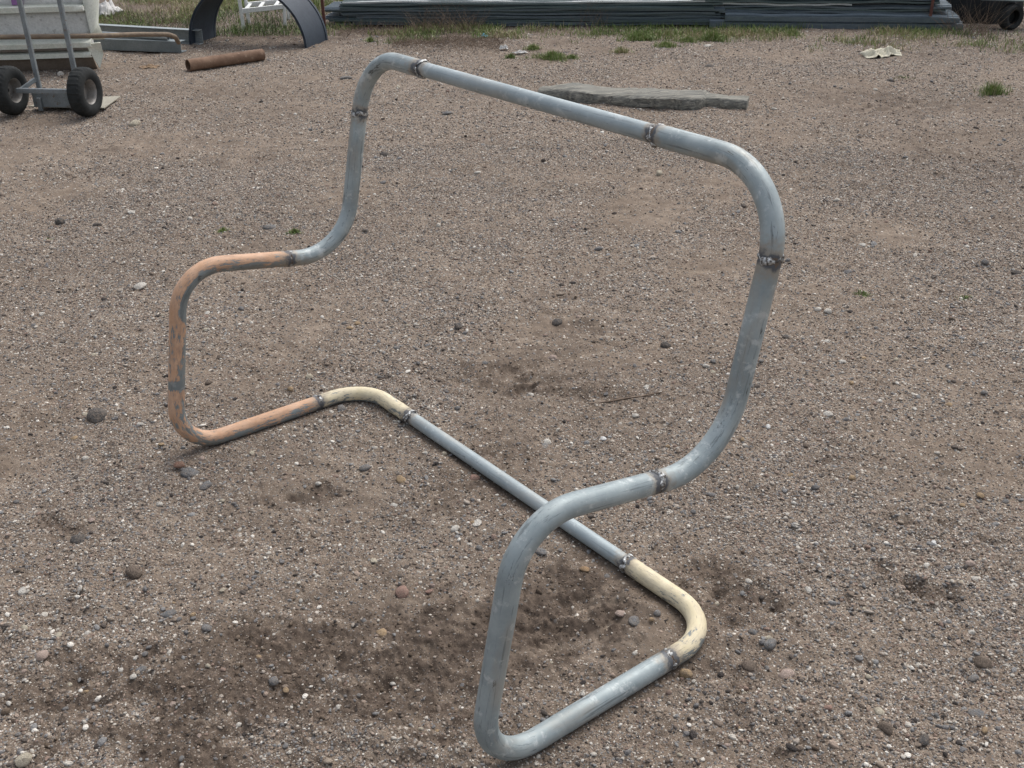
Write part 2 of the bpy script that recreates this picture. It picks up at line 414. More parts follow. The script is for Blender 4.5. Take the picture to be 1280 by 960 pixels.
V = np.concatenate([V, [[0, 0, 0]]])
i, j = np.meshgrid(np.arange(NRW-1), np.arange(NC), indexing='ij'); j2 = (j+1) % NC
quads = np.stack([i*NC+j, i*NC+j2, (i+1)*NC+j2, (i+1)*NC+j], -1).reshape(-1, 4)[:, ::-1]
tris = np.stack([np.full(NC, len(V)-1), np.arange(NC), (np.arange(NC)+1) % NC], 1)[:, ::-1]
me = bpy.data.meshes.new('ground')
me.vertices.add(len(V)); me.vertices.foreach_set('co', V.ravel())
nl = quads.size+tris.size
me.loops.add(nl); me.loops.foreach_set('vertex_index', np.concatenate([quads.ravel(), tris.ravel()]).astype(np.int32))
me.polygons.add(len(quads)+len(tris))
st = np.concatenate([np.arange(len(quads))*4, quads.size+np.arange(len(tris))*3]).astype(np.int32)
me.polygons.foreach_set('loop_start', st)
me.polygons.foreach_set('use_smooth', np.ones(len(st), bool))
me.update(calc_edges=True); me.validate()
for nm, a in (('damp', DA), ('gravelly', GV)):  # damp also carries the shade painted under arch and stacks
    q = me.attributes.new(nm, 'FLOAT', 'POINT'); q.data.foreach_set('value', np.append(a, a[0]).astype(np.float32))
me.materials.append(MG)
ground = bpy.data.objects.new('ground', me); scene.collection.objects.link(ground)
tag(ground, 'bare brown yard of trampled gravelly soil with damp scuffed patches', kind='structure')
Hg = HH.reshape(NRW, NC)
def gz(x, y):
    """height of the ground sheet"""
    x = np.atleast_1d(np.asarray(x, float)); y = np.atleast_1d(np.asarray(y, float))
    r = np.hypot(x, y); th = np.arctan2(x, y)
    fi = np.clip(np.interp(r, rr_all[1:], np.arange(NRW)), 0, NRW-1.001)
    fj = np.clip((th+TH0)/(2*TH0)*(NTH-1), 0, NTH-1.001)
    a, b = fi.astype(int), fj.astype(int); u, v = fi-a, fj-b
    return (Hg[a, b]*(1-u)+Hg[a+1, b]*u)*(1-v)+(Hg[a, b+1]*(1-u)+Hg[a+1, b+1]*u)*v
def gpt(px, py, dz=0.0):
    g = at(px, py); g = at(px, py, float(gz(g[0], g[1])[0])); g[2] += dz; return g

# ------------------------------------------------------------------ pebbles
def pebble_mesh(name, seed, sub, mat, flat=0.62, ang=0.22):
    r = random.Random(seed)
    bm = bmesh.new(); bmesh.ops.create_icosphere(bm, subdivisions=sub, radius=1.0)
    dirs = [(Vector((r.gauss(0, 1), r.gauss(0, 1), r.gauss(0, 1))).normalized(), r.uniform(0.62, 0.95)) for _ in range(9)]
    sx, sy = r.uniform(0.85, 1.15), r.uniform(0.62, 0.95)
    for v in bm.verts:
        p = v.co.copy()
        for d, lim in dirs:                      # facets cut by planes, softened
            e = p.dot(d)-lim
            if e > 0: p -= d*e*0.8
        p *= 1+r.uniform(-1, 1)*ang*0.25
        v.co = Vector((p.x*sx, p.y*sy, p.z*flat))
    me = bpy.data.meshes.new(name); bm.to_mesh(me); bm.free()
    me.polygons.foreach_set('use_smooth', [True]*len(me.polygons)); me.materials.append(mat)
    return me

def scatter(name, P, S, Rz, meshes, label, cat):
    col = bpy.data.collections.new(name+'_shapes')
    for k, m in enumerate(meshes): col.objects.link(bpy.data.objects.new('%s_shape' % name, m))
    me = bpy.data.meshes.new(name); me.vertices.add(len(P)); me.vertices.foreach_set('co', P.astype(np.float32).ravel())
    a = me.attributes.new('scl', 'FLOAT_VECTOR', 'POINT'); a.data.foreach_set('vector', S.astype(np.float32).ravel())
    a = me.attributes.new('rot', 'FLOAT_VECTOR', 'POINT'); a.data.foreach_set('vector', Rz.astype(np.float32).ravel())
    a = me.attributes.new('pick', 'INT', 'POINT'); a.data.foreach_set('value', rng.integers(0, len(meshes), len(P)).astype(np.int32))
    o = bpy.data.objects.new(name, me); scene.collection.objects.link(o)
    g = bpy.data.node_groups.new(name, 'GeometryNodeTree')
    g.interface.new_socket('Geometry', in_out='INPUT', socket_type='NodeSocketGeometry')
    g.interface.new_socket('Geometry', in_out='OUTPUT', socket_type='NodeSocketGeometry')
    gi = g.nodes.new('NodeGroupInput'); go = g.nodes.new('NodeGroupOutput')
    ip = g.nodes.new('GeometryNodeInstanceOnPoints'); ci = g.nodes.new('GeometryNodeCollectionInfo')
    ci.inputs['Collection'].default_value = col; ci.inputs['Separate Children'].default_value = True
    ip.inputs['Pick Instance'].default_value = True
    def na(nm, t):
        q = g.nodes.new('GeometryNodeInputNamedAttribute'); q.data_type = t; q.inputs['Name'].default_value = nm
        return next(s for s in q.outputs if s.enabled and s.name == 'Attribute')
    L = g.links.new
    L(gi.outputs[0], ip.inputs['Points']); L(ci.outputs[0], ip.inputs['Instance'])
    L(na('pick', 'INT'), ip.inputs['Instance Index']); L(na('rot', 'FLOAT_VECTOR'), ip.inputs['Rotation']); L(na('scl', 'FLOAT_VECTOR'), ip.inputs['Scale'])
    L(ip.outputs[0], go.inputs[0])
    md = o.modifiers.new('scatter', 'NODES'); md.node_group = g
    return tag(o, label, cat, kind='stuff')

def sample(n_per_m2, r0, r1, dmin, dmax, use, wide=0.72):
    """uniform over the wedge of yard in front of the camera"""
    ang = math.radians(38)
    A = ang*(dmax**2-dmin**2)
    n = int(A*n_per_m2)
    r = np.sqrt(rng.uniform(dmin**2, dmax**2, n)); th = rng.uniform(-ang, ang, n)
    lim = np.abs(r*np.sin(th)) < 0.62*r*np.cos(th)+0.5
    r, th = r[lim], th[lim]
    x, y = r*np.sin(th), r*np.cos(th)
    _, d, g = fields(x, y)
    keep = rng.uniform(0, 1, len(x)) < (g if use == 'g' else np.clip(d*1.5-0.35, 0, 1))
    x, y = x[keep], y[keep]
    s = np.exp(rng.uniform(math.log(r0), math.log(r1), len(x)))
    return x, y, s
def pack(sets, sink=0.12):
    X = np.concatenate([a[0] for a in sets]); Y = np.concatenate([a[1] for a in sets]); S = np.concatenate([a[2] for a in sets])
    d = rail_clear(X, Y); k = (d > 0.024) | (S < 0.004)
    X, Y, S = X[k], Y[k], S[k]
    P = np.stack([X, Y, gz(X, Y)+S*sink], 1)
    n = len(X)
    SC = np.stack([S*rng.uniform(.8, 1.25, n), S*rng.uniform(.75, 1.1, n), S*rng.uniform(.6, 1.05, n)], 1)
    RO = np.stack([rng.normal(0, .28, n), rng.normal(0, .28, n), rng.uniform(0, 6.28, n)], 1)
    return P, SC, RO
pm = [pebble_mesh('pebble_shape', 100+k, 1 if k < 6 else 2, MGR) for k in range(9)]
P, SC, RO = pack([sample(30000, .0013, .0026, 1.1, 3.4, 'g'), sample(13000, .0026, .0044, 1.1, 6.5, 'g'), sample(3600, .0044, .0070, 1.1, 12.5, 'g'),
                  sample(300, .0072, .0115, 1.1, 12.5, 'g'), sample(22, .0115, .02, 4.0, 12.5, 'g')])
scatter('gravel', P, SC, RO, pm, 'loose mixed gravel of grey, tan and white stones strewn over the yard', 'gravel')
print('gravel', len(P))
cm = [pebble_mesh('crumb_shape', 300+k, 2, MSC, 0.8, 0.9) for k in range(6)]
P, SC, RO = pack([sample(5500, .0014, .003, 1.1, 3.6, 'd'), sample(200, .0035, .0075, 1.1, 7, 'd'), sample(8, .008, .013, 1.1, 11, 'd')], 0.25)
scatter('soil_crumbs', P, SC, RO, cm, 'crumbs of dark damp soil kicked up around the scuffed patches', 'soil')
print('crumbs', len(P))

# ------------------------------------------------------------------ pipes
def frames_along(C):
    T = np.gradient(C, axis=0); T /= np.linalg.norm(T, axis=1)[:, None]
    N = [np.cross(T[0], [0.3, 0.1, 0.95])]; N[0] /= np.linalg.norm(N[0])
    for k in range(1, len(C)):
        n = N[-1]-T[k]*(N[-1]@T[k]); N.append(n/np.linalg.norm(n))
    N = np.array(N); B = np.cross(T, N); return T, N, B
def tube(C, rad, nseg=32, caps=True, inner=None):
    """returns verts, faces, (ring index, angle) - rad scalar or per ring"""
    C = np.asarray(C, float); T, N, B = frames_along(C); rad = np.broadcast_to(rad, (len(C),))
    an = np.linspace(0, 2*math.pi, nseg, endpoint=False)
    V = C[:, None]+(N[:, None]*np.cos(an)[None, :, None]+B[:, None]*np.sin(an)[None, :, None])*rad[:, None, None]
    Fc = []
    for a in range(len(C)-1):
        for b in range(nseg):
            c = (b+1) % nseg
            Fc.append((a*nseg+b, a*nseg+c, (a+1)*nseg+c, (a+1)*nseg+b))
    V = V.reshape(-1, 3)
    if inner is not None:                        # hollow: inner wall and annular ends
        V2, F2, _, _ = tube(C, rad*inner, nseg, False)
        off = len(V); V = np.concatenate([V, V2]); Fc += [tuple(off+q for q in f[::-1]) for f in F2]
        e = (len(C)-1)*nseg
        for b in range(nseg):
            c = (b+1) % nseg
            Fc.append((b, off+b, off+c, c)); Fc.append((e+c, off+e+c, off+e+b, e+b))
    elif caps:
        Fc.append(tuple(range(nseg))[::-1]); Fc.append(tuple((len(C)-1)*nseg+b for b in range(nseg)))
    return V, Fc, np.repeat(np.arange(len(C)), nseg), np.tile(an, len(C))

WS = {'b10': .4922, 'b9': .9066, 'b8': 1.4832, 'b7': 2.7735, 'b6': 3.1795, 'b5': 4.1797, 'b4': 4.6117, 'b3': 5.9364, 'b2': 6.5176, 'b1': 6.9801}
RB, RR_ = 0.0483/2, 0.0483/2*0.8507
base = CORN[:, :2].mean(0)
bench = thing('bench_frame', (base[0], base[1], 0), 'large welded frame of bent galvanised pipe for a garden seat, standing on the gravel', 'pipe frame')
def pipe_part(name, s0, s1, r, mat, label=None):
    if s1 < s0: s1 += LT
    n = max(8, int((s1-s0)/0.008)); s = np.linspace(s0+0.001, s1-0.001, n)
    C = pp(s)
    # soften the straight-to-arc kinks of the interpolated centre line
    for _ in range(2):
        C[1:-1] = 0.25*C[:-2]+0.5*C[1:-1]+0.25*C[2:]
    rv = r*(1+0.006*vnoise(s*9, s*0, 7)+0.004*vnoise(s*31, s*0, 8))
    d_end = np.minimum(s-s[0], s[-1]-s)
    rv = rv*(1-0.02*np.exp(-d_end/0.006))
    V, Fc, ri, an = tube(C, rv, 36)
    sv = s[ri]
    heat = np.exp(-np.minimum(sv-s[0], s[-1]-sv)/0.034)
    T, N, B = frames_along(C)
    nz = (N[ri]*np.cos(an)[:, None]+B[ri]*np.sin(an)[:, None])
    side = nz@np.array([0.55, 0.15, -0.8])        # flakes worst on the underside and the sheltered side
    # the scraped band on the front upright
    wear = np.clip(side*0.9, -0.6, 1.0)
    if name == 'arm_loop' and mat is M_ORANGE:
        zz = V[:, 2]; wear = wear + 2.2*np.exp(-((zz-0.245)/0.012)**4)*(sv > s0+0.4)
        wear = wear + 1.6*np.exp(-(((sv-(s0+0.36))/0.05)**2))*(side > 0.1)
    pc = np.stack([sv, nz@np.array([1, 0, 0.3])*r, nz@np.array([0, .6, 1.0])*r], 1)
    o = mesh_obj(name, V, Fc, mat, bench, attrs={'weld_tint': heat, 'wear': wear, 'pipe_coord': pc})
    smooth_by_angle(o, 50)
    if label: o['label'] = label
    return o
pipe_part('top_rail', WS['b1'], WS['b10'], RR_, M_RAIL, 'thinner straight galvanised rail along the top')
pipe_part('top_bend', WS['b10'], WS['b9'], RB, M_GALV)
pipe_part('back_upright', WS['b9'], WS['b8'], RB, M_GALV)
pipe_part('arm_loop', WS['b8'], WS['b7'], RB, M_ORANGE, 'arm loop with flaking orange paint over grey metal')
pipe_part('corner_bend', WS['b7'], WS['b6'], RB, M_CREAM, 'far corner bend with chipped cream paint')
pipe_part('bottom_rail', WS['b6'], WS['b5'], RR_, M_RAIL, 'thinner straight galvanised rail lying on the ground')
pipe_part('corner_bend', WS['b5'], WS['b4'], RB*.97, M_CREAM, 'near corner bend with chipped cream paint')
pipe_part('arm_loop', WS['b4'], WS['b3'], RB, M_GALV, 'bare galvanised arm loop')
pipe_part('back_upright', WS['b3'], WS['b2'], RB, M_GALV)
pipe_part('top_bend', WS['b2'], WS['b1'], RB, M_GALV)
def weld(s, seed):
    r = random.Random(seed); R0 = RB*1.0
    c = pp(np.array([s-0.004, s, s+0.004])); T = c[2]-c[0]; T /= np.linalg.norm(T)
    N = np.cross(T, [0.2, 0.1, 0.97]); N /= np.linalg.norm(N); B = np.cross(T, N)
    n, m = 72, 10; V = []; Fc = []
    ph = r.uniform(0, 99)
    for a in range(n):
        A = 2*math.pi*a/n
        ca, sa = math.cos(A), math.sin(A)
        lump = float(vnoise(np.array([math.cos(A)*3.2+ph]), np.array([math.sin(A)*3.2]), 3)[0])
        wob = 0.004*math.sin(A*2+ph)+0.0018*math.sin(A*5+ph*2)
        h = 0.0026+0.0024*lump+0.0004*r.uniform(-1, 1)+0.0012*math.sin(A+ph); w = 0.0070+0.0025*lump+0.002*math.sin(A*3+ph)+0.0008*r.uniform(-1, 1)
        for b in range(m):
            t = 2*math.pi*b/m
            rad = R0-0.002+h*math.cos(t)*(1.3 if math.cos(t) > 0 else 1.0)
            V.append(c[1]+T*(wob+w*math.sin(t))+(N*ca+B*sa)*rad)
            Fc.append((a*m+b, a*m+(b+1) % m, ((a+1) % n)*m+(b+1) % m, ((a+1) % n)*m+b))
    mesh_obj('weld_bead', V, Fc, M_WELD, bench)
    # the sleeve of overlapping metal under the bead that joins the two pipe sizes
for k, (nm, s) in enumerate(WS.items()): weld(s, 40+k)

# ------------------------------------------------------------------ boxes and extrusions
def prism(profile, A, B, upv=(0, 0, 1)):
    """closed 2D profile (side, up) swept from A to B"""
    A, B = np.array(A, float), np.array(B, float); d = B-A; d /= np.linalg.norm(d)
    u = np.array(upv, float); s = np.cross(d, u); s /= np.linalg.norm(s); u = np.cross(s, d)
    P = [s*a+u*b for a, b in profile]; n = len(P)
    V = [A+p for p in P]+[B+p for p in P]
    Fc = [(k, (k+1) % n, n+(k+1) % n, n+k) for k in range(n)]+[tuple(range(n))[::-1], tuple(range(n, 2*n))]
    return V, Fc
def fixn(o):
    bm = bmesh.new(); bm.from_mesh(o.data); bmesh.ops.recalc_face_normals(bm, faces=bm.faces); bm.to_mesh(o.data); bm.free(); return o
def bevel(o, w=0.002, seg=1):
    bm = bmesh.new(); bm.from_mesh(o.data); bmesh.ops.recalc_face_normals(bm, faces=bm.faces)
    ed = [e for e in bm.edges if len(e.link_faces) == 2 and e.calc_face_angle(0) > 0.5]
    bmesh.ops.bevel(bm, geom=ed, offset=w, segments=seg, affect='EDGES', clamp_overlap=True); bm.to_mesh(o.data); bm.free(); return o
def boxc(c, s, ax=None):
    c = np.array(c, float); ax = np.eye(3) if ax is None else np.array(ax, float)
    V = [c+ax[0]*a*s[0]/2+ax[1]*b*s[1]/2+ax[2]*d*s[2]/2 for a in (-1, 1) for b in (-1, 1) for d in (-1, 1)]
    return V, [(0, 1, 3, 2), (4, 6, 7, 5), (0, 4, 5, 1), (2, 3, 7, 6), (0, 2, 6, 4), (1, 5, 7, 3)]
def join(*ms):
    V = []; Fc = []
    for v, f in ms:
        o = len(V); V += [list(x) for x in v]; Fc += [tuple(o+q for q in g) for g in f]
    return V, Fc
def lathe(profile, c, axis, n=40, wobble=None):
    """profile (axial, radial) round axis through c"""
    ax = np.array(axis, float); ax /= np.linalg.norm(ax)
    u = np.cross(ax, [0, 0, 1]); u /= np.linalg.norm(u); w = np.cross(ax, u)
    V = []; m = len(profile)
    for a in range(n):
        t = 2*math.pi*a/n
        for k, (p, r) in enumerate(profile):
            rr2 = r+(wobble(a, k) if wobble else 0)
            V.append(np.array(c)+ax*p+(u*math.cos(t)+w*math.sin(t))*rr2)
    Fc = [(a*m+k, a*m+k+1, ((a+1) % n)*m+k+1, ((a+1) % n)*m+k) for a in range(n) for k in range(m-1)]
    return V, Fc

# ------------------------------------------------------------------ hand truck
M_GREY = mat_simple('grey_painted_steel', (0.17, 0.19, 0.20), (0.25, 0.28, 0.29), 14, 0.5, 0.2, speck=(0.15, 0.10, 0.07))
M_TYRE = mat_simple('black_rubber', (0.016, 0.018, 0.018), (0.032, 0.034, 0.034), 30, 0.85, 0, 0.5, 0.002, spec=0.25)
M_RIM = mat_simple('dull_rim_steel', (0.19, 0.18, 0.165), (0.29, 0.28, 0.265), 30, 0.5, 0.3, speck=(0.16, 0.10, 0.07))
M_TOE = mat_simple('worn_toe_plate', (0.30, 0.28, 0.22), (0.40, 0.37, 0.30), 12, 0.55, 0.2, speck=(0.22, 0.15, 0.1))
RW = 0.162
wR = at(109, 147); wL = at(12, 147)
axis = np.array([wR[0]-wL[0], wR[1]-wL[1]-0.05, 0]); TRACK = np.linalg.norm(axis); axis /= TRACK
fwd = np.array([-axis[1], axis[0], 0])             # away from the camera
zg = 0.0
cR = np.array([wR[0], wR[1]+0.05, RW]); cL = cR-axis*TRACK
mid_ = (cR+cL)/2
truck = thing('hand_truck', (mid_[0], mid_[1], 0), 'grey two-wheeled hand truck with fat black tyres, upright by the off-white ribbed body', 'hand truck')
def wheel(c, side):
    w = 0.052; prof = []
    tp = [(-.040, .082), (-.050, .096), (-.054, .118), (-.051, .139), (-.042, .154), (-.030, .1605), (-.015, .1625), (0, .163), (.015, .1625), (.030, .1605), (.042, .154), (.051, .139), (.054, .118), (.050, .096), (.040, .082)]
    def wob(a, k):
        if 4 <= k <= 10:
            return -0.0055 if (a+(k % 2)*1) % 3 == 0 or k in (6, 8) and a % 2 else 0.0
        return 0
    V, Fc = lathe(tp, c, axis, 96, wob)
    hub = mesh_obj('wheel', *lathe([(-.045, .012), (-.045, .03), (-.034, .036), (-.034, .060), (-.036, .072), (-.044, .088), (-.040, .090), (-.02, .084), (.02, .084), (.040, .090), (.044, .088), (.036, .078), (.020, .072), (-.022, .064), (-.026, .036), (-.012, .03), (-.012, .012)], c, axis, 48), M_RIM, truck)
    smooth_by_angle(hub, 40)
    ty = mesh_obj('tyre', V, Fc, M_TYRE, hub); smooth_by_angle(ty, 30)
wheel(cR, 1); wheel(cL, -1)
def tp_(name, A, B, r, mat=M_GREY, parent=truck, n=14):
    C = np.linspace(A, B, 6); V, Fc, _, _ = tube(C, r, n); o = mesh_obj(name, V, Fc, mat, parent); smooth_by_angle(o, 50); return o
bevel(mesh_obj('axle_bar', *prism([(-.014, -.016), (.014, -.016), (.014, .016), (-.014, .016)], cL+axis*.05, cR-axis*.05), M_GREY, truck, smooth=False), .003)
for k in (-1, 1):
    b = mid_+axis*(0.145*k+0.01)+fwd*0.13; b[2] = 0.02; t_ = b+fwd*(-.02); t_[2] = 1.25
    bevel(mesh_obj('rail', *prism([(-.016, -.013), (.016, -.013), (.016, .013), (-.016, .013)], b, t_, fwd), M_GREY, truck, smooth=False), .004)
    a0 = mid_+axis*0.145*k; a0[2] = RW
    bevel(mesh_obj('axle_bracket', *prism([(-.008, -.014), (.008, -.014), (.008, .014), (-.008, .014)], a0+axis*.06*k, b+[0, 0, .2]), M_GREY, truck, smooth=False), .002)
for z in (0.98, 1.24):
    bevel(mesh_obj('cross_bar', *prism([(-.010, -.012), (.010, -.012), (.010, .012), (-.010, .012)], mid_-axis*.13+fwd*.118+[0, 0, z-RW], mid_+axis*.15+fwd*.118+[0, 0, z-RW]), M_GREY, truck, smooth=False), .002)
bp = mid_+fwd*.105; bp[2] = .075
bevel(mesh_obj('back_plate', *boxc(bp+axis*.01, (.40, .006, .095), [axis, fwd, [0, 0, 1]]), M_GREY, truck, smooth=False), .002)
lg = mid_-axis*.135+fwd*.09; lg[2] = .05
bevel(mesh_obj('foot', *boxc(lg, (.03, .02, .09), [axis, fwd, [0, 0, 1]]), M_GREY, truck, smooth=False), .003)
tpp = mid_+fwd*.255; tpp[2] = .022
q0 = mid_+fwd*.11; q0[2] = 0.024
n1, n2 = q0-axis*.24, q0+axis*.33; n3 = at(151, 121, .03); n4 = q0-axis*.20+fwd*.26; n4[2] = .02
Vt = [n1, n2, n3, n4]; Vt = [list(v) for v in Vt]+[[v[0], v[1], v[2]+.006] for v in Vt]
fixn(mesh_obj('toe_plate', Vt, [(0, 1, 2, 3), (4, 5, 6, 7), (0, 1, 5, 4), (1, 2, 6, 5), (2, 3, 7, 6), (3, 0, 4, 7)], M_TOE, truck, smooth=False))

# ------------------------------------------------------------------ off-white ribbed body (top left)
M_WHITE = mat_simple('chalky_white_paint', (0.50, 0.51, 0.49), (0.66, 0.66, 0.63), 7, 0.65, 0, 0.3, speck=(0.30, 0.29, 0.27))
M_LEDGE = mat_simple('pale_rim_paint', (0.56, 0.60, 0.52), (0.70, 0.71, 0.64), 9, 0.5, 0, 0.3)
M_DIRTY = mat_simple('mud_stained_panel', (0.105, 0.082, 0.062), (0.17, 0.135, 0.105), 8, 0.85, 0, 0.5)
M_PINK = mat_simple('dusty_pink_grey_panel', (0.27, 0.235, 0.21), (0.34, 0.30, 0.27), 9, 0.8)
M_PURPLE = mat_simple('faded_purple_panel', (0.22, 0.10, 0.26), (0.30, 0.15, 0.34), 9, 0.7)
gB = at(60, 89); yF = gB[1]
xr = at(119, 60, 0.3)[0]*1.0
gB2 = np.array([-3.55, yF, 0])
zl = {k: zat(gB2, k) for k in (-20, 0, 9, 14, 43, 50, 54, 58, 65, 69, 90)}
body = thing('ribbed_metal_body', (-4.1, yF+.3, 0), 'weathered off-white body with stepped pale ledges and a mud-stained base, behind the hand truck', 'vehicle body')
X0 = -5.6
X1 = at(112, 70, zl[69])[0]*1.0
def panel(name, mat, pts, x1=None, th=0.012, label=None):
    """pts: (depth offset from front, z) polyline, swept along x"""
    n = len(pts); x1 = X1 if x1 is None else x1; K = 26; V = []; Fc = []
    for k in range(K+1):
        x = X0+(x1-X0)*k/K
        for (d, z) in pts: V.append((x, yF+d+0.004*math.sin(x*7+z*9), z+0.003*math.sin(x*5+d*11)))
    for k in range(K):
        for m in range(n-1): Fc.append((k*n+m, (k+1)*n+m, (k+1)*n+m+1, k*n+m+1))
    o = mesh_obj(name, V, Fc, mat, body); smooth_by_angle(o, 30)
    md = o.modifiers.new('thick', 'SOLIDIFY'); md.thickness = th; md.offset = 0
    if label: o['label'] = label
    return o
panel('lower_panel', M_DIRTY, [(.10, 0.0), (.06, zl[90]+.01), (.0, zl[69]-.005)])
panel('lower_ledge', M_LEDGE, [(.02, zl[69]-.018), (-.030, zl[69]-.014), (-.034, zl[65]-.01), (.02, zl[65])])
panel('skirt_panel', M_PINK, [(.022, zl[65]-.004), (.026, zl[58])])
panel('middle_ledge', M_LEDGE, [(.02, zl[58]-.004), (-.036, zl[58]-.004), (-.040, zl[54]), (.04, zl[50]+.01)], X1+.02)
panel('side_panel', M_WHITE, [(.042, zl[50]), (.055, zl[43]+.03), (.05, (zl[43]+zl[14])/2), (.048, zl[14])], X1+.03)
panel('upper_ledge', M_LEDGE, [(.05, zl[14]-.006), (.0, zl[14]-.003), (-.005, zl[9]), (.06, zl[9]+.01)])
panel('upper_panel', M_WHITE, [(.062, zl[9]+.004), (.08, zl[0]), (.12, .95), (.5, 1.0)], X1+.03)
pu = at(8, 5, zl[0]); 
fixn(mesh_obj('faded_patch', *boxc((pu[0]-.01, yF+.052, (zl[0]+zl[9])/2+.045), (.085, .02, .11)), M_PURPLE, body, smooth=False))
# right end closure: a flaring upper corner and a triangular lower gusset
xe = X1+.035
Ve = [(xe-.03, yF-.005, zl[50]), (xe+.05, yF+.12, zl[50]-.02), (xe+.03, yF+.10, (zl[50]+zl[14])/2), (xe+.075, yF+.10, zl[0]), (xe+.06, yF+.3, 1.0), (xe-.05, yF+.06, 1.0), (xe-.02, yF+.01, zl[14]), (xe-.005, yF+.0, zl[43])]
o = mesh_obj('end_cap', Ve, [(0, 1, 2, 7), (7, 2, 3, 6), (6, 3, 4, 5)], M_LEDGE, body); o.modifiers.new('t', 'SOLIDIFY').thickness = .012
Ve = [(xe-.06, yF-.03, zl[54]), (xe+.045, yF+.02, zl[54]), (xe+.035, yF+.06, zl[69]), (xe-.005, yF+.03, 0.01), (xe-.045, yF-.005, zl[69]+.02)]
o = mesh_obj('corner_gusset', Ve, [(0, 1, 2, 4), (4, 2, 3)], M_LEDGE, body, smooth=False); o.modifiers.new('t', 'SOLIDIFY').thickness = .012
# rear shell so the body has depth
o = mesh_obj('back_shell', *boxc(((X0+xe)/2-.06, yF+.24, .5), (xe-X0-.12, .16, .94)), M_WHITE, body, smooth=False)

# ------------------------------------------------------------------ channels, pipe and pole beside it
M_CH = mat_simple('galvanised_channel', (0.24, 0.275, 0.285), (0.34, 0.37, 0.375), 10, 0.5, 0.4, streak=(1, 8, 8))
M_CHD = mat_simple('dull_zinc_channel', (0.15, 0.18, 0.19), (0.21, 0.24, 0.25), 10, 0.6, 0.3)
def cprof(w, h, t, closed=False):
    if closed: return [(-w/2, 0), (w/2, 0), (w/2, h), (-w/2, h)]
    # a U section open to the front
    return [(w/2, 0), (-w/2, 0), (-w/2, h), (w/2, h), (w/2, h-t), (-w/2+t, h-t), (-w/2+t, t), (w/2, t)]
def channel(name, A, B, w, h, mat, label, flip=1):
    t_ = thing(name, ((A[0]+B[0])/2, (A[1]+B[1])/2, min(A[2], B[2])), label, 'metal channel')
    pr = [(s*flip, z) for s, z in cprof(w, h, .006)]
    o = bevel(mesh_obj('channel_section', *prism(pr, A, B), mat, t_, smooth=False), .0015)
    return t_
a = gpt(251, 56); b = at(96, 50); 
ch1 = channel('metal_channel', b+[0, .05, .02], a+[0, .03, .0], .07, .125, M_CH, 'longer galvanised channel lying behind the lower one, beside the black arch')
a = gpt(229, 66); b = at(90, 61)
ch2 = channel('metal_channel', b+[0, .05, .0], a+[0, .04, 0], .09, .095, M_CHD, 'shorter dull grey channel lying in front, nearest the gravel, left of the rusty pipe', -1)
def pipe_thing(name, C, r, mat, label, cat, inner=None, n=24, part=None):
    C = np.array(C); t_ = thing(name, tuple(C.mean(0)*[1, 1, 0]), label, cat)
    V, Fc, ri, an = tube(C, r, n, inner=inner)
    o = mesh_obj(part or 'pipe_wall', V, Fc, mat, t_); smooth_by_angle(o, 50); return t_
g1 = gpt(212, 65.5)+[0, .03, .118]; g0 = gpt(120, 62)+[0, .09, .122]
pipe_thing('steel_pipe', np.linspace(g0, g1, 8), .021, M_CH, 'short grey pipe resting on top of the dull channel', 'pipe', .8)
M_POLE = mat_simple('brown_stained_pole', (0.13, 0.10, 0.075), (0.25, 0.19, 0.13), 7, 0.75, 0, 0.4, streak=(1, 5, 5))
p0 = np.array([-4.35, yF-.10, zat(np.array([-4.0, yF-.1, 0]), 46)]); p1 = at(118, 45, zat(np.array([-3.4, yF-.1, 0]), 46))
p2 = at(170, 43, .24); p3 = at(210, 43, .21); p4 = at(219, 46, .18); p5 = at(223, 53, .11)
ctrl = np.array([p0, p1, p2, p3, p4, p5]); tt_ = np.linspace(0, 5, 60)
C = np.stack([np.interp(tt_, range(6), ctrl[:, k]) for k in range(3)], 1)
for _ in range(4): C[1:-1] = .25*C[:-2]+.5*C[1:-1]+.25*C[2:]
pipe_thing('bent_pole', C, .019, M_POLE, 'long brown pole with a hooked end lying across the off-white body and the channels', 'pole', part='shaft')

# rusty pipe
M_RUST = mat_simple('brown_rust', (0.13, 0.075, 0.048), (0.24, 0.155, 0.105), 12, 0.9, 0, 0.5, speck=(0.30, 0.22, 0.16))
rr_p = .047
A_ = gpt(236, 89); B_ = gpt(329, 75); A_[2] += rr_p*.96; B_[2] += rr_p*.96
C = np.linspace(A_, B_, 20)
rv = rr_p*(1+.03*np.array([math.sin(k*1.3) for k in range(20)])*.4)
t_ = thing('rusty_pipe', (C.mean(0)[0], C.mean(0)[1], 0), 'short wide rusty brown pipe lying on the gravel left of the black arch', 'pipe')
V, Fc, _, _ = tube(C, rv, 36, inner=.88); o = mesh_obj('pipe_wall', V, Fc, M_RUST, t_); smooth_by_angle(o, 50)

